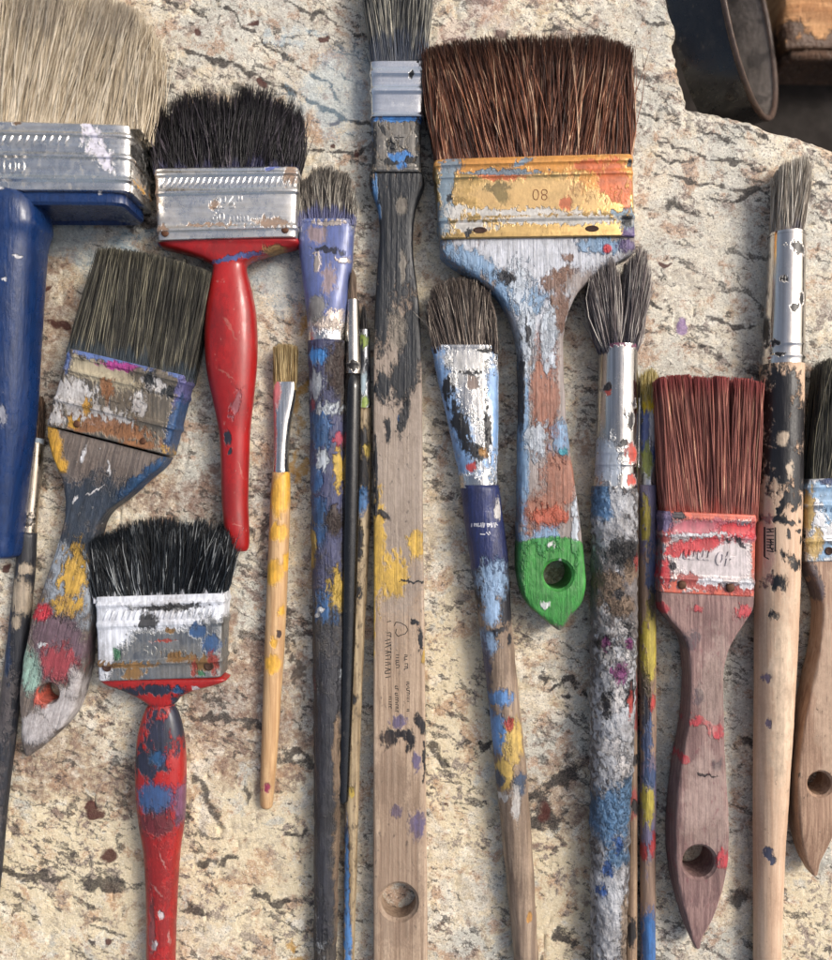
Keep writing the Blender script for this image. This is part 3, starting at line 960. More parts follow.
# ---- black-bristled brush, clean red handle
def brush_red():
    t = Thing('paint_brush', 'black bristled brush with a clean glossy red handle and steel ferrule', 'paint brush', 230, 330, zr=30)
    hm = hair_mat('black_bristle', [(0.0, C(8, 7, 9)), (0.65, C(20, 17, 21)), (0.92, C(42, 37, 44)), (1.0, C(78, 70, 78))], root=C(44, 44, 74), root_t=0.10, rough=0.42)
    bristles(t, hm, (153, 169, 299, 167), [(152, 126), (160, 108), (180, 94), (205, 88), (230, 86), (255, 86), (280, 92), (296, 100), (304, 114)], 5, 36, 4, 32, 2500, rad=0.7, seed=21, splay=5, wob=2.2, len_jit=0.15, clump=46, clump_amt=0.7, stray=0.06, stray_amt=9, taper=0.8)
    fm = paint_mat('steel_red_brush', STEEL, [L(C(140, 96, 52), [(275, 226, 16, 5), (215, 228, 26, 2), (166, 232, 6, 5), (292, 175, 6, 12), (158, 205, 3, 30), (215, 208, 6, 5)], amp=3.2, n=1, rough=0.7, h=0.4, op=0.8),
                                              L(C(90, 110, 190), [(276, 170, 10, 3, -20)], amp=2.5, n=1),
                                              L(C(64, 84, 140), [(155, 232, 3, 16)], amp=1.5, n=1)],
                   kind='metal', base2=STEEL2, grain=(0.02, 0.25), dirt=0.22, seed=2)
    V, F = flat_ferrule((154, 169), (298, 167), (296, 237), (157, 241), 3, 38, [(0.08, 0.05, 1.6), (0.33, 0.06, 2.0), (0.85, 0.06, 2.0)], n=12)
    fer = t.mesh('ferrule', V, F, fm, sharp=32)
    segs = [(160 + i * 5.75, 188 - i * 0.06, 164.5 + i * 5.75, 177.5 - i * 0.06) for i in range(24)]
    V, F = bar_mesh(segs, 38.2, 2.1, 1.1)
    t.mesh('embossed_band', V, F, fm, fer)
    text_part(t, fer, 'lettering', '2½"', 228, 203, 38.0, 15, fm, height=1.3, sx=1.1)
    text_part(t, fer, 'lettering', '60 mm', 230, 217, 38.0, 12, fm, height=1.2, sx=1.05)
    for x, y in ((165, 233), (285, 229.5)):
        dome(t, fer, 'nail', x, y, 38.6, 3.6, 1.0, M_nail)
    rm = paint_mat('red_gloss', C(164, 24, 24), [L(C(62, 90, 150), [(155, 245, 5, 5), (236, 258, 30, 2.5, -12)], amp=1.0, n=1), L(C(160, 128, 70), [(276, 251, 11, 5)], amp=1.2, n=1, rough=0.8, h=0.8),
                                                 L(C(46, 44, 56), [(228, 438, 4, 7), (230, 452, 2, 3)], amp=1.0, n=1), L(C(150, 100, 110), [(237, 405, 4, 14, 15)], amp=2.0, n=1, op=0.6),
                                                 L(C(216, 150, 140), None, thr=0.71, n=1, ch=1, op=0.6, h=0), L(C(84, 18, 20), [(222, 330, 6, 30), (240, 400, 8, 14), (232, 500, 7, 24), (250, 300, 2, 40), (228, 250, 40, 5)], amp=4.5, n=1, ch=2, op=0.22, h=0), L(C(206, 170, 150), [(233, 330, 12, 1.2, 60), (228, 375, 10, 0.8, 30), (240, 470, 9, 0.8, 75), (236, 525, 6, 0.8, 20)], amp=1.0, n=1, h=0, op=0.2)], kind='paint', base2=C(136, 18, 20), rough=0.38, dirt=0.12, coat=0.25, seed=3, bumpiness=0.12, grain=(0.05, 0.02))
    hd = rows([(236, 157, 297, 6, 33, 6), (240, 156, 298, 5, 35, 6), (246, 159, 296, 6, 34, 4), (251, 176, 282, 8, 34, 3.2), (257, 196, 262, 9, 34, 3), (262, 207, 250, 9, 34, 2.8), (268, 213, 246, 8, 34, 2.6), (285, 210, 250, 5, 36, 2.6), (310, 206, 255, 3, 38, 2.5), (340, 205, 257, 2, 39, 2.4),
               (370, 207, 256, 2, 38, 2.4), (400, 213, 253, 4, 36, 2.4), (430, 219, 250, 4, 33, 2.3), (460, 221, 249, 3, 31, 2.2), (500, 222, 248, 1, 28, 2.2), (530, 225, 249, 1, 27, 2.2), (545, 229, 249, 2, 24, 2.2), (551, 236, 247, 6, 18, 2.2)], 5, 36, 2.4)
    V, F = loft(hd, m=6)
    t.mesh('handle', V, F, rm)
brush_red()

# ---- tilted olive-grey brush with a paint-crusted ferrule
def brush_olive():
    t = Thing('paint_brush', 'tilted brush with olive grey bristles, crusted ferrule and yellow and red spotted wooden handle', 'paint brush', 80, 520, zr=32)
    hm = hair_mat('olive_bristle', [(0.0, C(34, 33, 30)), (0.45, C(58, 56, 50)), (0.82, C(84, 81, 71)), (1.0, C(140, 134, 114))], root=C(52, 62, 70), root_t=0.12)
    bristles(t, hm, (69, 347, 190, 377), [(103, 251), (120, 250), (150, 254), (180, 262), (212, 273)], 5, 37, 5, 38, 2600, rad=0.68, seed=31, splay=2.5, wob=1.0, len_jit=0.025, stray=0.015, stray_amt=6, top_bias=0.5)
    fm = paint_mat('crusted_ferrule', C(150, 140, 126), [L(C(176, 164, 136), [(100, 372, 40, 10, 14), (110, 378, 40, 8, 14)], amp=1.6, n=1, h=1.0),
                                                         L(C(206, 204, 204), [(75, 395, 26, 14, 14), (95, 415, 40, 10, 14), (55, 420, 14, 10), (158, 386, 16, 7, 20), (140, 405, 8, 10)], amp=3.6, n=1, h=1.1),
                                                         L(C(86, 112, 172), [(110, 358, 46, 5, 14), (68, 360, 6, 12), (178, 374, 12, 5, 20)], amp=1.8, n=1, h=0.8),
                                                         L(C(176, 40, 140), [(122, 367, 18, 4, 8)], amp=2.0, n=1, h=0.8),
                                                         L(C(150, 98, 56), [(120, 430, 40, 8, 14), (140, 445, 20, 5), (110, 390, 6, 12), (90, 428, 20, 5)], amp=3.0, n=1, ch=1, h=0.6, rough=0.8),
                                                         L(C(214, 160, 30), [(78, 424, 7, 5), (90, 408, 4, 8), (188, 378, 3, 5), (167, 448, 3, 6)], amp=2.2, n=1, ch=1, h=1.0),
                                                         L(C(40, 44, 48), [(152, 380, 6, 10), (172, 392, 10, 5)], amp=2.4, n=1, ch=2),
                                                         L(C(92, 92, 150), [(184, 390, 6, 22, 17)], amp=1.2, n=1, h=0.7), L(C(28, 74, 122), [(176, 425, 7, 26, 17)], amp=1.2, n=1, h=0.7)],
                   kind='metal', base2=C(120, 112, 100), dirt=0.4, metal_rough=0.45, seed=5, bumpiness=1.2)
    V, F = flat_ferrule((68, 348), (187, 376), (167, 455), (46, 424), 4, 38, [(0.08, 0.05, 1.5), (0.26, 0.05, 1.6), (0.66, 0.05, 1.8)], n=12)
    fer = t.mesh('ferrule', V, F, fm, sharp=32)
    text_part(t, fer, 'lettering', '50 mm', 120, 400, 38.0, 17, fm, rot=180 - 14, height=1.4)
    dome(t, fer, 'nail', 77, 424, 38.8, 3.4, 1.2, M_nail); dome(t, fer, 'nail', 143, 441, 38.8, 3.2, 1.0, M_nail)
    wm = paint_mat('splattered_wood', C(120, 108, 100), [L(C(52, 62, 76), [(88, 505, 40, 26, -20), (80, 540, 26, 24), (130, 492, 26, 8, -38)], amp=2.0, n=0, h=0.5),
                                                         L(C(22, 72, 116), [(145, 476, 34, 6, -38)], amp=1.2, n=1, h=0.7),
                                                         L(C(226, 170, 30), [(54, 445, 9, 20, -8), (60, 465, 8, 8)], amp=1.2, n=1, h=1.0),
                                                         L(C(150, 160, 172), [(72, 590, 26, 34), (60, 560, 14, 20)], amp=2.4, n=0, ch=1, h=0.7),
                                                         L(C(216, 168, 40), [(74, 575, 14, 26, 8), (66, 606, 16, 12)], amp=2.6, n=1, h=1.1),
                                                         L(C(112, 88, 100), [(56, 645, 30, 34)], amp=1.8, n=0, ch=2, h=0.6),
                                                         L(C(162, 62, 70), [(58, 664, 20, 18)], amp=2.0, n=1, ch=1, h=0.8), L(C(214, 30, 56), [(41, 612, 11, 8)], amp=1.0, n=1, h=0.7),
                                                         L(C(150, 186, 172), [(29, 672, 10, 22)], amp=1.4, n=1, h=0.7), L(C(196, 190, 190), [(60, 712, 22, 20), (35, 730, 20, 16), (74, 684, 8, 18)], amp=1.8, n=0, ch=1, h=0.6),
                                                         L(C(212, 92, 70), [(40, 700, 7, 10)], amp=1.2, n=1), L(C(232, 232, 232), None, thr=0.70, n=1, ch=2, h=0.8),
                                                         L(C(226, 226, 230), [(84, 455, 2, 8, 20), (96, 490, 9, 1.4, -30), (42, 646, 5, 2), (110, 470, 1.5, 6), (75, 500, 1.2, 5, 30)], amp=1.6, n=1)],
                   base2=C(88, 80, 76), rot=math.radians(14), dirt=0.3, seed=6, bumpiness=0.7)
    st = [(46, 426, 166, 457, 6, 33, 12), (48, 440, 160, 466, 6, 34, 11), (53, 460, 142, 482, 6, 33, 10), (61, 480, 122, 500, 6, 32, 10), (65, 502, 104, 515, 6, 31, 10), (62, 528, 95, 536, 6, 31, 10), (54, 556, 91, 563, 5, 31, 10),
          (42, 590, 90, 600, 4, 31, 10), (30, 625, 87, 640, 3, 31, 10), (22, 665, 82, 682, 2, 30, 10), (19, 702, 70, 716, 1, 29, 10), (22, 735, 48, 742, 2, 27, 4), (27, 754, 31, 755, 8, 20, 3)]
    V, F = loft(st, m=5, lump=1.0, lseed=4)
    h = t.mesh('handle', V, F, wm, sharp=45)
    cut_hole(h, t, 48, 694, 10.5, 30.5)
brush_olive()

# ---- black-bristled brush with white paint on the ferrule and blue on the red handle
def brush_white():
    t = Thing('paint_brush', 'black bristled brush with white paint on its ferrule and blue patches on its red handle', 'paint brush', 160, 800, zr=30)
    hm = hair_mat('blue_black_bristle', [(0.0, C(7, 9, 12)), (0.65, C(17, 21, 26)), (0.93, C(44, 50, 56)), (1.0, C(140, 144, 146))], root=C(220, 222, 230), root_t=0.03, rough=0.4)
    bristles(t, hm, (94, 597, 225, 593), [(95, 544), (97, 534), (112, 527), (135, 523), (160, 520), (188, 521), (212, 524), (227, 529), (234, 541)], 5, 33, 4, 34, 2600, rad=0.72, seed=41, splay=3.5, wob=1.7, len_jit=0.09, clump=40, clump_amt=0.4, stray=0.06, stray_amt=8, taper=0.75)
    fm = paint_mat('white_painted_ferrule', C(168, 170, 170), [L(C(226, 230, 240), [(150, 597, 100, 9), (112, 622, 24, 30), (105, 650, 12, 30), (205, 598, 22, 18), (150, 618, 60, 12), (98, 640, 5, 40), (219, 604, 8, 16)], amp=1.6, n=1, h=1.6, rough=0.35, k=1.6),
                                                               L(C(40, 84, 134), [(200, 630, 10, 7), (212, 642, 9, 12)], amp=2.2, n=1, ch=1, h=0.8),
                                                               L(C(140, 100, 40), [(135, 672, 10, 7), (180, 656, 14, 5), (172, 630, 4, 3), (205, 663, 14, 7), (120, 664, 40, 3)], amp=3.0, n=1, ch=1, h=0.5, rough=0.8),
                                                               L(C(60, 130, 90), [(119, 652, 4, 5), (202, 672, 5, 3)], amp=1.5, n=1, ch=2), L(C(170, 60, 46), [(165, 640, 12, 1.5), (215, 662, 5, 12), (196, 668, 3, 10)], amp=2.0, n=1, ch=2),
                                                               L(C(70, 70, 72), [(175, 606, 34, 3, -4), (150, 620, 10, 9)], amp=2.0, n=1, ch=0)],
                   kind='metal', base2=C(140, 140, 138), dirt=0.3, metal_rough=0.42, seed=7, bumpiness=0.8)
    V, F = flat_ferrule((95, 597), (224, 593), (221, 677), (98, 681), 3, 35, [(0.10, 0.05, 1.6), (0.34, 0.06, 1.8), (0.80, 0.05, 2.0)], n=12)
    fer = t.mesh('ferrule', V, F, fm, sharp=32)
    V, F = bar_mesh([(104 + i * 6, 621 - i * 0.15, 108 + i * 6, 611 - i * 0.15) for i in range(19)], 35.2, 2.4, 1.1)
    t.mesh('embossed_band', V, F, fm, fer)
    text_part(t, fer, 'lettering', '50 mm', 164, 652, 35.0, 14, fm, height=1.3, sx=1.1)
    for x, y in ((107, 667), (209, 666)):
        dome(t, fer, 'nail', x, y, 36.2, 4.0, 1.0, M_pit, sink=True)
    rm = paint_mat('red_blue_paint', C(160, 30, 27), [L(C(40, 44, 66), [(160, 735, 14, 26), (176, 722, 8, 26), (150, 760, 18, 14), (158, 690, 30, 5), (130, 692, 20, 3)], amp=2.6, n=1, h=0.5),
                                                      L(C(30, 86, 136), [(156, 797, 19, 15), (160, 757, 8, 7), (177, 690, 7, 4)], amp=1.0, n=1, h=0.8),
                                                      L(C(110, 84, 120), [(180, 806, 6, 20)], amp=1.5, n=1, op=0.8), L(C(70, 40, 52), [(158, 822, 18, 14)], amp=2.5, n=1, ch=1, op=0.7),
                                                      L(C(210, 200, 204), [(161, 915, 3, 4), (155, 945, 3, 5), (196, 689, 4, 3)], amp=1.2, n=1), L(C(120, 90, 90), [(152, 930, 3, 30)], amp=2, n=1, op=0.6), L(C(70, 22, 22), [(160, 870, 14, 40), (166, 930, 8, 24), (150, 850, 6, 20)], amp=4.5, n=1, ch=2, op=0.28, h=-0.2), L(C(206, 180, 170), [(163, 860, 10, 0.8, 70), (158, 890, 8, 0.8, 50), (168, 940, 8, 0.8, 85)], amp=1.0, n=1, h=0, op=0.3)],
                   kind='paint', base2=C(150, 26, 24), rough=0.34, dirt=0.22, coat=0.25, seed=8, bumpiness=0.3)
    hd = rows([(677, 98, 222, 6, 30, 6), (681, 98, 226, 5, 32, 6), (685, 106, 216, 6, 32, 4), (690, 122, 196, 8, 31, 3), (696, 136, 182, 9, 30, 2.6), (702, 146, 177, 10, 29, 2.4), (704.5, 149, 174, 11, 28, 2.2), (707, 147, 175, 10, 29, 2.4), (716, 143, 179, 8, 31, 2.5), (735, 138, 183, 5, 34, 2.6),
               (760, 136, 185, 3, 36, 2.6), (790, 136, 185, 2, 36, 2.5), (820, 139, 184, 2, 35, 2.4), (850, 144, 180, 2, 33, 2.3), (880, 146, 178, 2, 31, 2.2), (920, 147, 176, 2, 30, 2.2), (960, 147, 175, 1, 29, 2.2), (1000, 149, 174, 1, 27, 2.2), (1020, 156, 168, 6, 22, 2.2)], 5, 34, 2.4)
    V, F = loft(hd, m=6)
    t.mesh('handle', V, F, rm)
brush_white()

# ---- thin flat brush, bare handle with yellow dabs
def brush_yellow():
    t = Thing('artist_brush', 'slim brush with bare wooden handle dabbed yellow and flat pale bristles', 'paint brush', 278, 600, zr=9)
    hm = hair_mat('hog_bristle', [(0.0, C(96, 76, 44)), (0.5, C(160, 134, 90)), (1.0, C(212, 192, 146))])
    bristles(t, hm, (274, 384, 296, 384), [(274, 347), (280, 344), (290, 344), (297, 346)], 4, 14, 4, 13, 420, rad=0.55, seed=51, splay=1.0, wob=0.6, len_jit=0.04, stray=0.01)
    fm = paint_mat('steel_slim', STEEL, [L(C(206, 98, 104), [(277, 392, 5, 14), (275, 425, 2.5, 30)], amp=1.0, n=1, h=0.3)], kind='metal', dirt=0.1, metal_rough=0.2, seed=9)
    V, F = loft(rows([(382, 273.5, 296.5, 3, 15, 4), (384, 273.5, 296.5, 3, 15, 4), (400, 273, 295, 2, 16, 3.4), (425, 274, 291, 1, 17, 2.6), (450, 274, 289, 1, 17.5, 2.2), (468, 273, 289, 1, 18, 2), (470, 272.5, 289.5, 0.8, 18.2, 2), (473, 273, 289.5, 1, 18, 2)], 1, 17, 2), m=4, seg=32)
    t.mesh('ferrule', V, F, fm, sharp=40)
    wm = paint_mat('yellow_dab_wood', C(200, 166, 124), [L(C(236, 176, 30), [(281, 495, 10, 20), (280, 532, 9, 9), (275, 572, 10, 12), (288, 560, 4, 9), (274, 662, 8, 10), (275, 640, 4, 5), (283, 610, 3, 6), (288, 480, 5, 9)], amp=0.9, n=1, h=0.4), L(C(170, 30, 90), [(267, 786, 4, 5)], amp=2.2, n=1), L(C(60, 40, 34), [(281, 633, 2, 3)], amp=1, n=1)],
                   base2=C(172, 134, 94), dirt=0.15, seed=10, wearing=0.5)
    V, F = loft(rows([(472, 272.5, 290, 0.6, 18, 2), (500, 270.5, 290.5, 0.4, 20, 2), (560, 268, 288.5, 0.4, 20, 2), (640, 265, 285, 0.4, 19, 2), (700, 263, 281, 0.4, 17, 2), (760, 261, 277, 0.4, 15.5, 2), (798, 260, 273.5, 0.4, 13, 2), (806, 261, 272.5, 1.0, 12, 2), (808.5, 264, 270, 3, 9, 2)], 0, 18, 2), m=5, seg=28)
    t.mesh('handle', V, F, wm)
brush_yellow()

# ---- brush with periwinkle paint over the ferrule
def brush_periwinkle():
    t = Thing('artist_brush', 'fat brush with blue violet paint over its ferrule and a dark multicoloured handle', 'paint brush', 328, 560, zr=20)
    hm = hair_mat('grey_bristle', [(0.0, C(48, 44, 42)), (0.45, C(100, 92, 84)), (0.8, C(150, 142, 130)), (1.0, C(200, 194, 180))], root=C(88, 92, 132), root_t=0.33, tip=(C(60, 56, 54), 0.75, 0.5))
    bristles(t, hm, (299, 224, 354, 222), [(300, 200), (303, 182), (315, 172), (330, 169), (342, 173), (351, 184), (354, 200)], 4, 28, 5, 26, 1300, rad=0.62, seed=61, ref=0.1, splay=3.5, wob=1.4, len_jit=0.07, clump=20, clump_amt=0.4, stray=0.03, stray_amt=5)
    fm = paint_mat('periwinkle_ferrule', STEEL, [L(C(78, 94, 154), [(326, 270, 40, 60)], amp=1.0, n=1, h=1.1, rough=0.3, k=2.0), L(C(206, 190, 176), [(330, 226, 14, 3), (318, 266, 4, 9), (344, 262, 6, 4), (330, 325, 14, 8), (338, 318, 8, 5)], amp=2.4, n=1, ch=1, h=-0.6, rough=0.3, metal=0.7),
                                                 L(C(150, 130, 132), [(318, 238, 10, 8), (330, 282, 7, 14)], amp=2.0, n=1, ch=2, h=0.2), L(C(36, 38, 60), [(328, 253, 16, 3, 8)], amp=1.4, n=1, h=0.5), L(C(130, 126, 120), [(318, 312, 8, 12)], amp=2.0, n=0, ch=1)],
                   kind='metal', dirt=0.1, metal_rough=0.24, seed=11, bumpiness=0.6)
    V, F = loft(rows([(221, 298, 354.5, 2, 30, 4), (224, 298, 354.5, 2, 30, 4), (227, 298.5, 354, 2.4, 29.6, 4), (250, 299, 353, 2, 31, 3.4), (280, 302, 351, 1, 33, 2.8), (305, 305.5, 348.5, 0.6, 34.5, 2.3), (330, 308, 346, 0.6, 35, 2), (345, 309, 346, 0.6, 35, 2)], 1, 30, 3), m=5, seg=44, lump=0.6)
    t.mesh('ferrule', V, F, fm, sharp=40)
    wm = paint_mat('multicolour_handle', C(84, 78, 72), [L(C(66, 70, 106), [(326, 470, 26, 110), (318, 370, 20, 40)], amp=2.4, n=0, h=0.7), L(C(52, 96, 146), [(320, 430, 12, 20), (318, 520, 12, 26), (330, 605, 12, 18), (316, 480, 8, 14)], amp=3.0, n=1, h=0.9),
                                                         L(C(60, 46, 42), [(338, 370, 10, 24), (335, 520, 8, 14)], amp=2.0, n=1, ch=1, h=0.6), L(C(58, 140, 214), [(319, 358, 10, 8)], amp=1.6, n=1, h=0.9), L(C(188, 196, 204), [(316, 385, 8, 12), (330, 410, 12, 6), (324, 460, 5, 10), (342, 700, 4, 40), (320, 920, 5, 30)], amp=3.6, n=1, ch=2, h=0.9),
                                                         L(C(190, 156, 50), [(340, 470, 5, 20), (312, 545, 5, 20), (338, 590, 8, 18)], amp=3.0, n=1, ch=1, h=0.8), L(C(168, 60, 80), [(340, 440, 4, 8), (314, 405, 3, 6), (315, 700, 3, 20)], amp=2.6, n=1), L(C(56, 56, 62), [(328, 740, 30, 110), (320, 850, 16, 120)], amp=2.4, n=0, ch=2, h=0.5),
                                                         L(C(240, 240, 240), [(323, 608, 4, 2.4, -40), (318, 614, 3, 1.6, -40)], amp=0.8, n=1, h=1.0), L(C(146, 120, 92), [(340, 880, 6, 80), (338, 760, 4, 40)], amp=2.0, n=0, ch=1, op=0.7)],
                   base2=C(58, 54, 52), dirt=0.35, seed=12, bumpiness=1.0)
    V, F = loft(rows([(342, 308, 346.5, 0.6, 36, 2), (400, 309.5, 346, 0.6, 36, 2), (500, 311, 346, 0.5, 35, 2), (600, 312.5, 346, 0.5, 33, 2), (700, 313.5, 344, 0.5, 31, 2), (800, 314, 341, 0.5, 28, 2), (900, 314, 338, 0.5, 25, 2), (960, 314, 336, 0.5, 23, 2), (1010, 314, 334, 0.5, 21, 2), (1016, 318, 330, 4, 16, 2)], 0, 34, 2), m=14, seg=40, lump=1.6, lseed=9, lfreq=0.14)
    t.mesh('handle', V, F, wm)
brush_periwinkle()

# ---- thin black brush
def brush_black():
    t = Thing('artist_brush', 'thin brush with a glossy black handle and silver ferrule leaning on the fat dark brush', 'paint brush', 350, 560, zr=16)
    hm = hair_mat('brown_hair', [(0.0, C(70, 56, 46)), (0.6, C(120, 100, 84)), (1.0, C(170, 150, 130))])
    bristles(t, hm, (348, 303, 357, 303), [(351, 276), (353, 268), (356, 276)], 18, 28, 20, 26, 170, rad=0.5, seed=71, ref=0.1, round_=True, splay=0.8, wob=0.5, len_jit=0.08, stray=0.0)
    fm = paint_mat('silver_thin', C(214, 206, 196), [L(C(40, 34, 32), [(354, 368, 6, 4), (347, 345, 2, 8)], amp=1.8, n=1)], kind='metal', dirt=0.1, metal_rough=0.2, seed=13)
    V, F = loft(rows([(300, 347.7, 358.5, 17.5, 28.5, 2), (303, 347.2, 359.0, 17.0, 29.0, 2), (330, 346.2, 360.0, 16.0, 30.0, 2), (360, 345.7, 361.0, 15.0, 31.0, 2), (364, 345.3, 361.4, 14.6, 31.5, 2), (367, 345.9, 360.8, 15.0, 30.9, 2), (376, 345.5, 361.2, 15.0, 31.1, 2)], 0, 10, 2), m=4, seg=24)
    t.mesh('ferrule', V, F, fm, sharp=40)
    bm_ = paint_mat('black_lacquer', C(16, 15, 16), [L(C(70, 66, 64), None, thr=0.7, n=1, ch=1, h=0.2, op=0.7)], kind='paint', base2=C(10, 10, 11), rough=0.22, dirt=0.0, coat=0.5, seed=14, bumpiness=0.06)
    V, F = loft(rows([(374, 345.3, 361.4, 15.0, 31.5, 2), (450, 342.7, 360.5, 14.0, 32.0, 2), (540, 341.2, 358.5, 13.0, 30.5, 2), (620, 340.2, 356.0, 12.0, 28.0, 2), (700, 338.7, 353.0, 10.5, 25.0, 2), (760, 337.2, 350.5, 9.0, 22.5, 2), (795, 336.7, 349.0, 8.0, 20.5, 2), (801, 337.7, 348.0, 9.0, 19.5, 2), (804, 340.7, 346.0, 11.5, 17.0, 2)], 0, 16, 2), m=5, seg=24)
    t.mesh('handle', V, F, bm_)
brush_black()

# ---- thin spotted brush beside the broad flat handle
def brush_spotted():
    t = Thing('artist_brush', 'thin brush with worn pale handle spotted black and blue beside the broad wooden handle', 'paint brush', 358, 640, zr=8)
    hm = hair_mat('dark_fine_hair', [(0.0, C(26, 26, 30)), (0.7, C(60, 58, 60)), (1.0, C(110, 104, 100))])
    bristles(t, hm, (359.5, 332, 368.5, 332), [(362, 312), (364, 304), (366, 312)], 2, 11, 4, 9, 150, rad=0.5, seed=81, ref=0.1, round_=True, splay=0.6, wob=0.4, len_jit=0.08, stray=0.0)
    fm = paint_mat('spotted_ferrule', C(176, 180, 186), [L(C(150, 176, 60), [(364, 342, 5, 6), (365, 402, 4, 7)], amp=1.8, n=1, h=0.6), L(C(40, 46, 60), [(361, 360, 4, 12), (367, 372, 3, 10)], amp=2.2, n=1, ch=1), L(C(180, 205, 220), [(363, 382, 4, 10)], amp=2, n=1, ch=2)], kind='metal', dirt=0.25, seed=15)
    V, F = loft(rows([(330, 359, 369.5, 1.2, 11.5, 2), (334, 358.6, 370, 1, 12, 2), (370, 357.5, 370.5, 0.6, 13, 2), (404, 357, 371, 0.5, 14, 2), (408, 356.6, 371.2, 0.4, 14.2, 2)], 0, 12, 2), m=4, seg=24)
    t.mesh('ferrule', V, F, fm, sharp=40)
    wm = paint_mat('spotted_wood', C(176, 158, 128), [L(C(38, 38, 44), [(363, 470, 6, 22), (358, 540, 5, 18), (362, 440, 8, 12), (357, 590, 5, 8), (352, 640, 4, 6), (353, 700, 4, 6)], amp=2.8, n=1, h=0.6), L(C(66, 130, 196), [(361, 500, 8, 14), (347, 880, 3, 60), (348, 940, 4, 40)], amp=1.2, n=1, h=0.6), L(C(200, 170, 60), [(352, 790, 3, 6), (368, 450, 3, 6)], amp=1.6, n=1),
                                                      L(C(72, 60, 50), None, thr=0.6, n=1, ch=2, op=0.6, h=0.2)], base2=C(130, 112, 86), dirt=0.3, seed=16)
    V, F = loft(rows([(406, 356.6, 371.4, 0.4, 13, 2), (500, 354.5, 371, 0.4, 13.5, 2), (600, 350.5, 366.5, 0.4, 13.5, 2), (700, 347, 362, 0.4, 13, 2), (800, 345, 359, 0.4, 14, 2), (960, 343, 354.5, 0.4, 11.5, 2), (1000, 343, 353, 0.4, 10, 2), (1006, 346, 350, 3, 8, 2)], 0, 12, 2), m=8, seg=24, lump=0.6, lseed=3)
    t.mesh('handle', V, F, wm)
brush_spotted()

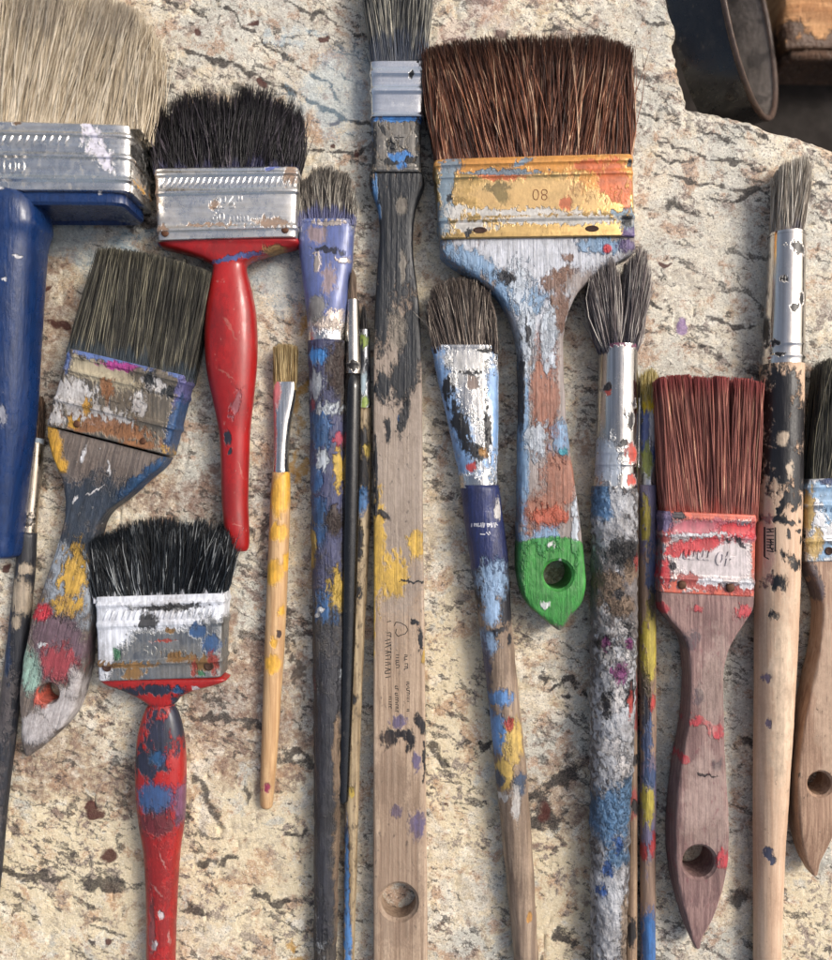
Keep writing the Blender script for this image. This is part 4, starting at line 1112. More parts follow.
# ---- long flat brush with the broad raw wood handle
def brush_flat():
    t = Thing('paint_brush', 'long flat brush with broad raw wooden handle, black paint near its steel ferrule', 'paint brush', 398, 500, zr=22)
    hm = hair_mat('grey_mix_bristle', [(0.0, C(40, 42, 46)), (0.5, C(92, 92, 90)), (0.8, C(140, 136, 126)), (1.0, C(200, 194, 176))], root=C(58, 66, 82), root_t=0.3)
    bristles(t, hm, (372, 63, 426, 63), [(362, -26), (366, -36), (380, -42), (400, -43), (416, -40), (428, -30), (432, -20)], 3, 26, 4, 28, 1500, rad=0.62, seed=91, splay=2.5, wob=1.6, len_jit=0.08, stray=0.025, stray_amt=5)
    fm = paint_mat('steel_flat', C(234, 234, 234), [L(C(30, 30, 34), [(412, 78, 3, 3), (418, 65, 2, 2)], amp=1.6, n=1)], kind='metal', base2=C(208, 210, 214), dirt=0.1, grain=(0.02, 0.2), metal_rough=0.17, seed=17)
    V, F = flat_ferrule((370, 61), (427, 61), (424, 117), (371, 117), 1.5, 29, [(0.2, 0.1, 1.8), (0.52, 0.09, 1.8), (0.97, 0.05, 1.2)], n=8)
    fer = t.mesh('ferrule', V, F, fm, sharp=34)
    fm2 = paint_mat('grimy_steel_flat', C(150, 146, 140), [L(C(48, 134, 214), [(400, 121.5, 28, 3), (400, 158, 12, 5), (402, 166, 5, 4), (370, 140, 3, 30)], amp=1.4, n=1, h=0.6), L(C(36, 38, 42), [(391, 164.5, 9, 3), (411, 163, 9, 3), (392, 148, 5, 7), (420, 145, 4, 26), (383, 133, 6, 2, 50), (374, 150, 3, 20)], amp=2.6, n=1, ch=1, h=0.6), L(C(120, 96, 60), None, thr=0.62, n=1, ch=2, op=0.5)],
                    kind='metal', base2=C(116, 112, 106), dirt=0.35, metal_rough=0.42, seed=18, bumpiness=0.8)
    V, F = flat_ferrule((372, 116), (421, 116), (421, 172), (372, 172), 2, 26.5, [(0.04, 0.05, 1.2), (0.95, 0.05, 0.8)], n=8)
    slv = t.mesh('ferrule_sleeve', V, F, fm2, sharp=34)
    text_part(t, slv, 'lettering', '25', 399.5, 141, 26.4, 19, fm2, rot=180, height=1.6, sx=1.0)
    wm = paint_mat('raw_wood_flat', C(182, 160, 138), [L(C(150, 140, 132), [(398, 450, 40, 170)], amp=1.0, n=0, op=0.6, h=0.0), L(C(30, 34, 41), [(395, 225, 60, 92), (380, 305, 14, 46), (413, 335, 14, 50, 8), (404, 378, 14, 26, 20), (383, 385, 8, 14)], amp=1.8, n=1, h=0.7, rough=0.4), L(C(140, 130, 116), [(398, 330, 9, 20), (403, 268, 3, 16), (402, 205, 6, 9)], op=0.75, amp=1.6, n=1, ch=1, h=-0.3),
                                                       L(C(70, 120, 170), [(375, 190, 3, 20), (378, 212, 3, 10), (400, 418, 3, 4)], amp=1.4, n=1), L(C(216, 172, 44), [(377, 545, 8, 55), (393, 575, 14, 22), (416, 545, 8, 14), (424, 655, 2, 8), (372.5, 600, 3, 60)], amp=2.2, n=1, ch=1, h=0.4, op=0.9),
                                                       L(C(34, 30, 32), [(389, 738, 8, 9, 20), (410, 740, 5, 12), (421, 725, 5, 10, -30), (384, 515, 7, 4, 30), (399, 734, 12, 4), (424, 760, 1.5, 20), (376, 500, 3, 14)], amp=2.4, n=1, h=0.4), L(C(92, 84, 128), [(399, 722, 8, 6), (418, 825, 9, 13), (416, 762, 4, 9), (396, 812, 5, 6)], amp=2.0, n=1, ch=2, op=0.85, h=0.2), L(C(70, 62, 58), None, thr=0.68, n=1, ch=1, h=0, op=0.7), L(C(34, 34, 38), [(404, 415, 5, 20, 10), (388, 430, 3, 12), (412, 582, 14, 1.2, 4), (376, 470, 2, 30), (421, 640, 2, 12), (415, 622, 5, 3)], amp=2.4, n=1, h=0.3), L(C(120, 96, 80), [(398, 880, 30, 60), (390, 780, 20, 40)], amp=2.4, n=0, ch=1, op=0.4, h=0)],
                   base2=C(142, 120, 100), grain=(0.28, 0.008), dirt=0.16, seed=19, bumpiness=0.6, wearing=0.7)
    hd = rows([(170, 370, 421.5, 3, 24, 6), (176, 369, 424, 3, 24.5, 6), (186, 369.5, 424, 3, 24, 5), (198, 374, 419, 3, 23, 5), (212, 378, 415, 3, 22, 5), (235, 379.5, 413, 3, 21.5, 5), (262, 377.5, 414, 3, 21.5, 5), (300, 375, 419, 2, 21.5, 7), (350, 373.5, 421.5, 1.2, 21.5, 9), (420, 373, 422.5, 0.6, 21.5, 10), (520, 373.5, 423, 0.4, 21.5, 10), (620, 373.5, 424.5, 0.4, 21.5, 10), (720, 373, 425.5, 0.4, 21.5, 10), (820, 373, 426.5, 0.4, 21.5, 10), (920, 373, 427.5, 0.4, 21.5, 10), (980, 374, 427, 0.4, 21.5, 9), (1010, 380, 421, 1, 21, 6), (1022, 392, 409, 4, 18, 4)], 0.5, 21.5, 8)
    V, F = loft(hd, m=5, seg=48)
    h = t.mesh('handle', V, F, wm, sharp=40)
    h = cut_hole(h, t, 398.5, 902, 17, 21.5, bevel=3.0)
    ink = plain('print_ink', C(46, 40, 38), 0.8, bump=0.0)
    rng = random.Random(4)
    segs = []
    # faded maker's print, no longer readable: a leaf-shaped device and broken vertical lines of characters
    hp = [(394, 626), (396, 622), (401, 623), (406, 626), (408, 630), (405, 634), (401, 635), (398, 636.5), (395.5, 633), (396.5, 629)]
    segs += [(a[0], a[1], b[0], b[1]) for a, b in zip(hp[:-1], hp[1:])]
    def column(x, y0, y1, w, step=2.4, slant=0.6, skip=0.15):
        y = y0
        while y < y1:
            if rng.random() > skip:
                segs.append((x - w / 2 + rng.uniform(-.3, .3), y, x + w / 2 + rng.uniform(-.3, .3), y + rng.uniform(-slant, slant)))
                if rng.random() > 0.5:
                    e = rng.choice((-1, 1)) * w / 2
                    segs.append((x + e, y, x + e, y + step * 0.8))
            y += step * rng.uniform(0.8, 1.25)
    column(388, 641, 680, 5.5, 3.0, 2.6); column(397.5, 655, 668, 3.2); column(406, 655, 670, 3.2)
    column(390, 697, 711, 2.6); column(396.5, 686, 712, 2.8, 2.2); column(408, 682, 712, 2.6, 2.0); column(389, 622, 636, 4, 2.6, 1.5)
    V, F = bar_mesh(segs, 21.55, 0.85, 0.08)
    t.mesh('printed_mark', V, F, ink, h)
brush_flat()

# ---- the 80 mm brush with green-dipped handle
def brush_80():
    t = Thing('paint_brush', 'broad brush with chestnut brown bristles, orange smeared ferrule and green tipped handle', 'paint brush', 540, 300, zr=38)
    hm = hair_mat('chestnut_bristle', [(0.0, C(46, 24, 16)), (0.4, C(84, 46, 31)), (0.75, C(118, 68, 46)), (0.94, C(152, 100, 72)), (1.0, C(206, 168, 136))], tip=(C(44, 28, 22), 0.5, 0.75), rough=0.45)
    bristles(t, hm, (434, 160, 633, 155), [(427, 56), (432, 50), (455, 45), (490, 41), (550, 40), (590, 41), (618, 45), (626, 50)], 4, 41, 4, 40, 4600, rad=0.72, seed=101, splay=6, wob=2.6, len_jit=0.025, stray=0.035, stray_amt=8, clump=70, clump_amt=0.22, ztip_jit=2.0)
    fm = paint_mat('orange_smeared_ferrule', C(206, 176, 122), [L(C(222, 146, 44), [(540, 163, 120, 12), (610, 176, 36, 22), (470, 160, 30, 14)], amp=2.0, n=1, h=0.4, rough=0.3, op=0.85), L(C(212, 172, 116), [(535, 196, 70, 18)], amp=2.0, n=0, ch=1, rough=0.4, h=0.1, op=0.5),
                                                                L(C(214, 96, 44), [(612, 182, 14, 22, -30), (590, 168, 18, 6), (565, 205, 6, 6), (500, 178, 22, 4), (625, 200, 5, 16)], amp=2.4, n=1, h=0.4, op=0.85), L(C(122, 146, 164), [(446, 192, 8, 36), (443, 222, 7, 18), (450, 168, 10, 9), (520, 165, 12, 3, -20), (500, 175, 40, 2.5), (630, 225, 10, 14), (618, 218, 8, 4, 30)], amp=2.6, n=1, ch=1, h=0.9),
                                                                L(C(206, 204, 200), [(520, 214, 70, 4), (560, 222, 80, 4), (455, 214, 10, 10), (470, 228, 24, 6)], amp=3.2, n=1, ch=2, h=0.6), L(C(104, 92, 46), [(500, 195, 7, 12, -20), (495, 190, 14, 4)], amp=1.8, n=1, ch=1, h=0.1, op=0.8), L(C(38, 40, 46), [(467, 234, 5, 3), (626, 222, 5, 6), (448, 199, 4, 3), (463, 155, 4, 5), (628, 165, 3, 4)], amp=1.6, n=1),
                                                                L(C(104, 84, 140), [(630, 238, 10, 8)], amp=1.4, n=1, ch=2)], kind='metal', base2=C(176, 146, 96), dirt=0.24, metal_rough=0.34, grain=(0.02, 0.1), seed=20, bumpiness=0.6)
    V, F = flat_ferrule((434, 160), (633, 154), (636, 236), (440, 239), 3, 43, [(0.06, 0.06, 1.8), (0.22, 0.05, 1.4), (0.76, 0.05, 1.8)], n=12)
    fer = t.mesh('ferrule', V, F, fm, sharp=32)
    inkm = plain('stamped_dark', C(110, 58, 26), 0.7)
    text_part(t, fer, 'lettering', '80', 540, 194, 43.05, 16, inkm, rot=180, height=0.4, sx=1.0, bevel=0.0, offset=-0.025)
    for x, y in ((480, 230), (592, 228.5)):
        dome(t, fer, 'nail', x, y, 43.4, 2.6, 0.8, M_pit, sink=True, sx=2.2)
    wm = paint_mat('smeared_handle', C(158, 148, 144), [L(C(196, 200, 210), [(535, 252, 90, 22), (535, 300, 30, 50)], amp=1.4, n=0, h=0.5), L(C(128, 164, 200), [(470, 262, 40, 10, 28), (528, 300, 18, 14), (505, 292, 14, 16), (600, 245, 22, 8), (523, 440, 6, 120), (560, 440, 10, 20), (545, 530, 14, 20)], amp=2.6, n=1, h=0.9), L(C(158, 100, 76), [(545, 400, 13, 60), (545, 510, 24, 20), (560, 480, 18, 30)], amp=1.8, n=0, ch=1, h=0.5),
                                                        L(C(122, 84, 62), [(558, 310, 10, 26), (556, 280, 20, 8, -30), (568, 258, 6, 5)], amp=2.4, n=1, ch=2, h=0.4), L(C(196, 206, 218), [(526, 330, 8, 50), (518, 285, 9, 22), (548, 340, 8, 34), (536, 440, 10, 18), (575, 530, 4, 30)], amp=3.2, n=1, ch=1, h=1.0), L(C(196, 92, 62), [(550, 515, 18, 9)], amp=2.4, n=1, ch=0, h=0.6), L(C(58, 160, 180), [(563, 452, 5, 4)], amp=1.5, n=1, h=0.8),
                                                        L(C(52, 54, 62), [(505, 278, 9, 6, 20), (528, 333, 3, 12), (522, 390, 3, 40)], amp=2.6, n=1, ch=2), L(C(100, 84, 130), [(628, 246, 10, 6)], amp=1.2, n=1), L(C(216, 34, 40), [(607, 249, 4.5, 4.5)], amp=0.5, n=1, h=1.2),
                                                        L(C(46, 146, 50), [(552, 637, 100, 100)], amp=0.10, n=1, sharp=0.012, h=0.8, rough=0.3), L(C(120, 112, 104), [(534, 622, 18, 8, 40), (575, 622, 14, 8, -45), (556, 630, 10, 5)], amp=1.6, n=1, ch=1, h=-0.3), L(C(220, 224, 220), [(551, 545, 3, 3), (545, 605, 5, 4), (560, 560, 2, 2)], amp=2.6, n=1, ch=2)],
                   base2=C(130, 120, 116), dirt=0.14, seed=21, bumpiness=0.8)
    hd = rows([(234, 441, 636, 6, 37, 8), (240, 440, 637, 6, 39, 8), (251, 441, 636, 6, 39, 7), (259, 448, 622, 7, 39, 8), (270, 466, 602, 7, 39, 7), (282, 484, 588, 7, 39, 7), (295, 499, 577, 7, 39, 7), (311, 509, 570, 7, 39, 7), (330, 516, 565, 6, 39, 7), (355, 520, 564, 5, 39, 7), (400, 521, 566, 4, 39, 7), (450, 520, 571, 3, 39, 7), (500, 520, 578, 2, 39, 8), (540, 519, 583, 1, 39, 8), (572, 519, 586, 0.6, 39, 8), (592, 522, 586, 0.6, 39, 8), (607, 530, 580, 0.6, 38, 8), (619, 543, 569, 1, 37, 4), (628, 555, 560, 5, 33, 3)], 5, 39, 7)
    V, F = loft(hd, m=5, seg=52, lump=1.0, lseed=6, lfreq=0.12)
    h = t.mesh('handle', V, F, wm, sharp=45)
    cut_hole(h, t, 558, 575, 13.5, 39, bevel=2.5)
brush_80()

# ---- navy-banded brush with peeling pale blue
def brush_navy():
    t = Thing('artist_brush', 'fat brush with navy blue band, peeling white and blue ferrule and fanned grey bristles', 'paint brush', 490, 640, zr=20)
    hm = hair_mat('dark_fan_bristle', [(0.0, C(38, 32, 30)), (0.5, C(86, 74, 68)), (0.85, C(140, 126, 114)), (1.0, C(198, 184, 166))], root=C(40, 40, 50), root_t=0.08)
    bristles(t, hm, (433, 349, 497, 349), [(427, 314), (428, 300), (435, 289), (449, 282), (465, 281), (478, 285), (488, 296), (492, 312)], 4, 26, 4, 30, 1700, rad=0.62, seed=111, ref=0.1, splay=2.5, wob=1.3, len_jit=0.06, stray=0.03, stray_amt=5, clump=26, clump_amt=0.35)
    fm = paint_mat('peeling_ferrule', C(214, 214, 214), [L(C(122, 164, 214), [(448, 400, 10, 60, -10), (492, 410, 7, 60), (465, 440, 18, 24), (470, 460, 20, 14)], amp=2.0, n=1, h=0.9), L(C(226, 224, 220), [(468, 362, 26, 12), (480, 415, 10, 50), (455, 380, 10, 10)], amp=1.8, n=0, h=0.1, rough=0.24, metal=0.92), L(C(36, 36, 40), [(460, 425, 7, 34, -18), (476, 452, 12, 7, 20), (446, 385, 4, 14), (487, 430, 3, 20), (470, 374, 10, 2), (486, 352, 10, 2)], amp=2.8, n=1, ch=1, h=-0.4),
                                                         L(C(200, 60, 50), [(471, 467, 4, 5)], amp=1.2, n=1), L(C(176, 124, 50), [(482, 453, 4, 5)], amp=1.2, n=1, ch=2), L(C(130, 110, 100), [(472, 385, 6, 8)], amp=2.6, n=1, ch=2)], kind='metal', dirt=0.1, metal_rough=0.18, seed=22, bumpiness=0.7)
    V, F = loft(rows([(346, 431, 498, 2, 28, 4), (349, 431, 498, 2, 28, 4), (352, 432, 498, 2.4, 27.6, 4), (380, 438, 499, 2, 29, 3.4), (415, 446, 499, 1, 31, 2.7), (450, 453.5, 498.5, 0.6, 33, 2.2), (480, 459, 498, 0.6, 34, 2), (488, 460, 498, 0.6, 34, 2)], 1, 30, 3), m=5, seg=44, lump=0.5)
    t.mesh('ferrule', V, F, fm, sharp=40)
    wm = paint_mat('navy_band_wood', C(158, 138, 118), [L(C(24, 46, 104), [(484, 515, 42, 70)], amp=0.7, n=1, k=2.0, h=0.7, rough=0.32), L(C(36, 34, 42), [(506, 600, 7, 26), (480, 585, 7, 22), (497, 628, 10, 3), (490, 632, 6, 3), (508, 638, 3, 6)], amp=2.2, n=1, h=0.4),
                                                        L(C(150, 184, 222), [(492, 580, 15, 20), (491, 605, 9, 20), (486, 640, 10, 14)], amp=1.8, n=1, ch=1, h=1.0), L(C(88, 88, 116), [(484, 670, 6, 34)], amp=1.8, n=0, ch=2), L(C(92, 146, 208), [(496, 732, 12, 20), (499, 695, 12, 8), (486, 715, 6, 14)], amp=2.2, n=1, ch=2, h=0.8), L(C(214, 178, 84), [(512, 740, 10, 22), (504, 770, 8, 16)], amp=2.0, n=1, h=0.6), L(C(196, 70, 56), [(508, 722, 4, 6)], amp=2.0, n=1, ch=1),
                                                        L(C(60, 82, 112), [(518, 782, 7, 12), (498, 778, 5, 8)], amp=1.4, n=1, ch=1, h=0.6), L(C(216, 212, 208), [(515, 800, 5, 16), (500, 795, 6, 5), (497, 509, 3, 10)], amp=2.2, n=1, ch=2), L(C(210, 150, 60), [(529, 915, 3, 4)], amp=1.2, n=1)],
                   base2=C(116, 98, 84), dirt=0.25, seed=23, bumpiness=0.7, grain=(0.22, 0.01))
    V, F = loft(rows([(485, 460, 498.5, 0.6, 35, 2), (520, 464, 503, 0.5, 35, 2), (560, 470, 508, 0.5, 35, 2), (620, 478.5, 512, 0.5, 33, 2), (700, 488, 519, 0.5, 31, 2), (776, 496, 527, 0.5, 30, 2), (878, 506, 534, 0.5, 27, 2), (960, 514, 538.5, 0.5, 24, 2), (1010, 519, 541, 0.5, 21, 2), (1016, 524, 537, 4, 17, 2)], 0, 32, 2), m=8, seg=40, lump=0.9, lseed=12)
    h = t.mesh('handle', V, F, wm)
    wh = plain('worn_print', C(206, 206, 214), 0.6, bump=0.0)
    rng = random.Random(9)
    segs = []
    x = 472.0
    while x < 497:
        hgt = rng.uniform(3.5, 6)
        segs.append((x, 525 - hgt / 2, x + rng.uniform(-1, 1), 525 + hgt / 2))
        if rng.random() > 0.45:
            segs.append((x, 525 + rng.uniform(-2, 2), x + 2.2, 525 + rng.uniform(-2.5, 2.5)))
        x += rng.uniform(1.6, 2.6)
    segs += [(480, 534, 485, 534.4), (486, 532, 489, 535), (489, 531.5, 491, 535.5), (491, 533.5, 495, 533.2)]
    # lay the strokes on the round handle
    V, F = bar_mesh(segs, 34, 1.0, 0.10)
    V = np.array(V)
    c0 = px(484.5, 527, 18); rad = 19 * (DIST - 18) / DIST
    for i in range(len(V)):
        d = min(abs(V[i, 0] - c0[0]) / rad, 0.98)
        V[i, 2] = 17.75 + 17.3 * math.sqrt(1 - d * d) + (V[i, 2] - 34) + 0.25
    t.mesh('printed_mark', V, F, wh, h)
brush_navy()

# ---- round brush with an encrusted handle
def brush_encrusted():
    t = Thing('artist_brush', 'round brush with split grey tuft and thick grey white paint crusted on its handle', 'paint brush', 612, 640, zr=22)
    hm = hair_mat('grey_round_bristle', [(0.0, C(52, 46, 48)), (0.45, C(100, 90, 90)), (0.8, C(146, 136, 132)), (1.0, C(204, 196, 186))], root=C(60, 58, 70), root_t=0.15)
    bristles(t, hm, (598, 350, 624, 350), [(584, 296), (588, 274), (599, 263), (611, 263), (619, 286)], 6, 38, 6, 44, 800, rad=0.6, seed=121, round_=True, ref=0.1, splay=2.5, wob=1.8, len_jit=0.08, stray=0.02, stray_amt=4, clump=10, clump_amt=0.4)
    bristles(t, hm, (612, 350, 638, 350), [(621, 286), (627, 262), (636, 256), (646, 264), (651, 292)], 6, 38, 6, 44, 800, rad=0.6, seed=122, round_=True, ref=0.1, splay=2.3, wob=1.8, len_jit=0.07, stray=0.02, stray_amt=4, clump=10, clump_amt=0.4)
    fm = paint_mat('round_ferrule', C(206, 202, 198), [L(C(206, 70, 50), [(628, 454, 6, 10), (627, 480, 6, 5), (605, 392, 2, 4)], amp=1.8, n=1, h=0.5), L(C(50, 46, 48), [(625, 420, 4, 10), (630, 405, 3, 4), (603, 390, 3, 3), (612, 445, 8, 3), (600, 470, 8, 2)], amp=2.8, n=1, ch=1), L(C(186, 196, 210), [(604, 462, 12, 22)], amp=2.2, n=1, ch=2, h=0.7), L(C(128, 50, 90), [(610, 347, 12, 2), (632, 349, 6, 2)], amp=1.6, n=1)], kind='metal', dirt=0.08, metal_rough=0.2, seed=24, bumpiness=0.4, grain=(0.3, 0.01))
    V, F = loft(rows([(346, 598.5, 637, 2, 40, 2), (349, 598.5, 637.5, 2, 40, 2), (351, 599, 637, 2, 40, 2), (400, 597.5, 637, 1.6, 41, 2), (450, 596, 636.5, 1, 42, 2), (453, 595.5, 637, 0.6, 42.6, 2), (456, 596, 636.5, 1, 42, 2), (462, 595.6, 636.6, 0.8, 42.2, 2), (465, 595, 637.2, 0.5, 42.8, 2), (468, 595.4, 636.6, 0.8, 42.4, 2), (488, 592.5, 636.5, 0.5, 43.5, 2)], 1, 42, 2), m=3, seg=44)
    t.mesh('ferrule', V, F, fm, sharp=40)
    wm = paint_mat('encrusted_handle', C(126, 120, 118), [L(C(182, 184, 190), [(610, 520, 26, 40), (612, 720, 26, 90), (606, 900, 22, 90)], amp=3.4, n=1, h=1.8), L(C(34, 34, 38), [(618, 550, 18, 13)], amp=0.9, n=1, h=0.6), L(C(128, 104, 82), [(605, 585, 14, 14), (612, 600, 20, 12), (626, 570, 8, 10)], amp=2.2, n=0, ch=1, h=0.8), L(C(40, 36, 40), [(611, 591, 5, 5), (600, 640, 8, 8), (620, 625, 8, 6), (625, 690, 7, 12), (602, 700, 5, 14)], amp=2.6, n=1, ch=2, h=0.5),
                                                          L(C(196, 192, 192), [(605, 650, 8, 6, 30), (622, 655, 7, 10), (612, 690, 7, 16), (604, 740, 12, 8), (620, 760, 8, 12), (612, 625, 16, 5), (600, 610, 4, 10)], amp=3.6, n=1, ch=1, h=2.0), L(C(134, 50, 116), [(615, 668, 8, 10), (601, 640, 4, 6), (624, 640, 4, 5)], amp=2.6, n=1, h=0.8), L(C(88, 136, 182), [(606, 810, 22, 26), (598, 500, 8, 22), (622, 790, 10, 16), (614, 850, 14, 12)], amp=2.2, n=0, ch=2, h=0.6), L(C(40, 92, 166), [(614, 838, 5, 8), (604, 862, 5, 8), (600, 885, 4, 6)], amp=2.4, n=1, h=0.8), L(C(172, 60, 52), [(626, 700, 3, 14), (632, 560, 3, 8)], amp=2.0, n=1, ch=2), L(C(146, 120, 90), [(624, 930, 6, 40)], amp=1.6, n=0, ch=1, op=0.8)],
                   base2=C(96, 90, 90), dirt=0.35, seed=25, bumpiness=2.4, rough=0.6, noises=((0.07, 0.06, 4), (0.2, 0.15, 4), (0.02, 0.02, 3)), grain=(0.16, 0.08))
    V, F = loft(rows([(486, 591.5, 636.5, 0.5, 44, 2), (560, 591, 637, 0.5, 45, 2), (640, 590, 636, 0.5, 44, 2), (720, 589.5, 634, 0.5, 42, 2), (800, 590, 630.5, 0.5, 39, 2), (900, 590.5, 627.5, 0.5, 35, 2), (960, 591, 625.5, 0.5, 33, 2), (1010, 592, 624, 0.5, 31, 2), (1018, 598, 618, 6, 25, 2)], 0, 42, 2), m=26, seg=64, lump=2.2, lseed=15, lfreq=0.2)
    t.mesh('handle', V, F, wm)
brush_encrusted()

# ---- thin multicoloured brush
def brush_streaky():
    t = Thing('artist_brush', 'thin brush streaked yellow, blue and red with short yellow bristles beside the red bristled brush', 'paint brush', 647, 640, zr=9)
    hm = hair_mat('yellow_bristle', [(0.0, C(110, 96, 50)), (0.5, C(176, 154, 80)), (1.0, C(214, 200, 150))], root=C(226, 196, 40), root_t=0.4)
    bristles(t, hm, (642, 412, 655, 412), [(640, 376), (645, 370), (650, 368), (655, 372)], 4, 14, 3, 15, 260, rad=0.5, seed=131, ref=0.1, splay=2.0, wob=1.0, len_jit=0.12, stray=0.04, stray_amt=4)
    fm = paint_mat('streaky_ferrule', C(196, 200, 206), [L(C(226, 196, 40), [(648, 404, 6, 9)], amp=1.4, n=1, h=0.5), L(C(74, 96, 160), [(644, 430, 4, 22), (651, 452, 4, 14)], amp=2.8, n=1, h=0.5), L(C(150, 160, 60), [(645, 460, 5, 16)], amp=2.0, n=1, ch=1), L(C(226, 228, 232), [(652, 425, 4, 22)], amp=2.0, n=1, ch=2)], kind='metal', dirt=0.15, metal_rough=0.28, seed=26)
    V, F = loft(rows([(395, 641, 654.5, 2.5, 15, 3), (400, 641, 654.5, 2.5, 15, 3), (440, 640, 655, 1, 16, 2.2), (480, 639.5, 655.5, 0.6, 17, 2), (487, 639.5, 655.5, 0.6, 17, 2)], 0, 16, 2), m=4, seg=28)
    t.mesh('ferrule', V, F, fm, sharp=40)
    wm = paint_mat('streaky_wood', C(166, 140, 118), [L(C(110, 110, 150), [(647, 500, 12, 60), (648, 800, 8, 60)], amp=2.2, n=0, h=0.3, op=0.8), L(C(196, 176, 50), [(644, 520, 4, 22), (648, 645, 8, 36), (646, 800, 6, 20), (650, 590, 4, 14)], amp=2.2, n=1, h=0.5), L(C(70, 92, 132), [(650, 570, 6, 26), (645, 730, 5, 30), (648, 775, 7, 10)], amp=2.6, n=1, ch=1, h=0.4), L(C(196, 60, 56), [(652, 842, 4, 12), (650, 700, 3, 10), (642, 850, 3, 9)], amp=2.0, n=1, ch=2), L(C(40, 108, 176), [(648, 940, 9, 34)], amp=1.0, n=1, h=0.5), L(C(60, 54, 54), [(644, 700, 4, 26), (650, 600, 3, 12)], amp=3.0, n=1, op=0.8)],
                   base2=C(126, 104, 90), dirt=0.25, seed=27, bumpiness=0.6, noises=((0.12, 0.03, 4), (0.3, 0.1, 4), (0.02, 0.02, 3)))
    V, F = loft(rows([(485, 639.2, 655.8, 0.5, 17.5, 2), (600, 639, 656, 0.5, 18, 2), (720, 639.5, 655.8, 0.5, 17.5, 2), (840, 640, 655.5, 0.5, 16.5, 2), (960, 640.5, 655, 0.5, 15, 2), (1010, 641, 654, 0.5, 13.5, 2), (1014, 645, 650, 4, 10, 2)], 0, 16, 2), m=8, seg=28, lump=0.6, lseed=5)
    t.mesh('handle', V, F, wm)
brush_streaky()

# ---- the thinnest brush, wedged under the encrusted handle
def brush_wedged():
    t = Thing('artist_brush', 'very thin stained brush wedged between the encrusted handle and the thin streaked brush', 'paint brush', 633, 760, zr=6)
    hm = hair_mat('wedged_hair', [(0.0, C(50, 42, 38)), (1.0, C(120, 104, 90))])
    bristles(t, hm, (637.5, 400, 641.5, 400), [(638.5, 384), (639.5, 380), (640.5, 384)], 3, 6, 3, 5, 60, rad=0.35, seed=141, ref=0.1, round_=True, splay=0.3, wob=0.2, stray=0)
    fm = paint_mat('wedged_ferrule', STEEL, [], kind='metal', dirt=0.2, seed=28)
    V, F = loft(rows([(398, 637, 642, 2, 7, 2), (440, 636, 642, 1, 7, 2), (470, 635.2, 642, 0.6, 7.4, 2)], 0, 7, 2), m=3, seg=18)
    t.mesh('ferrule', V, F, fm, sharp=40)
    wm = paint_mat('wedged_wood', C(168, 142, 116), [L(C(150, 66, 62), [(633, 690, 5, 20), (633, 800, 5, 14), (634, 720, 5, 14)], amp=2.2, n=1, h=0.2), L(C(46, 40, 38), [(634, 805, 5, 8), (630, 930, 5, 14), (634, 760, 4, 5)], amp=2.2, n=1, ch=1)], base2=C(120, 98, 80), dirt=0.3, seed=29)
    V, F = loft(rows([(468, 635, 642, 0.5, 7.5, 2), (560, 632.5, 640.5, 0.5, 8.5, 2), (680, 629.5, 638, 0.5, 9, 2), (780, 627.5, 637.5, 0.5, 10, 2), (960, 624.8, 636.8, 0.5, 12, 2), (1005, 624.5, 636, 0.5, 11, 2), (1010, 628, 633, 3, 8, 2)], 0, 9, 2), m=6, seg=20)
    t.mesh('handle', V, F, wm)
brush_wedged()

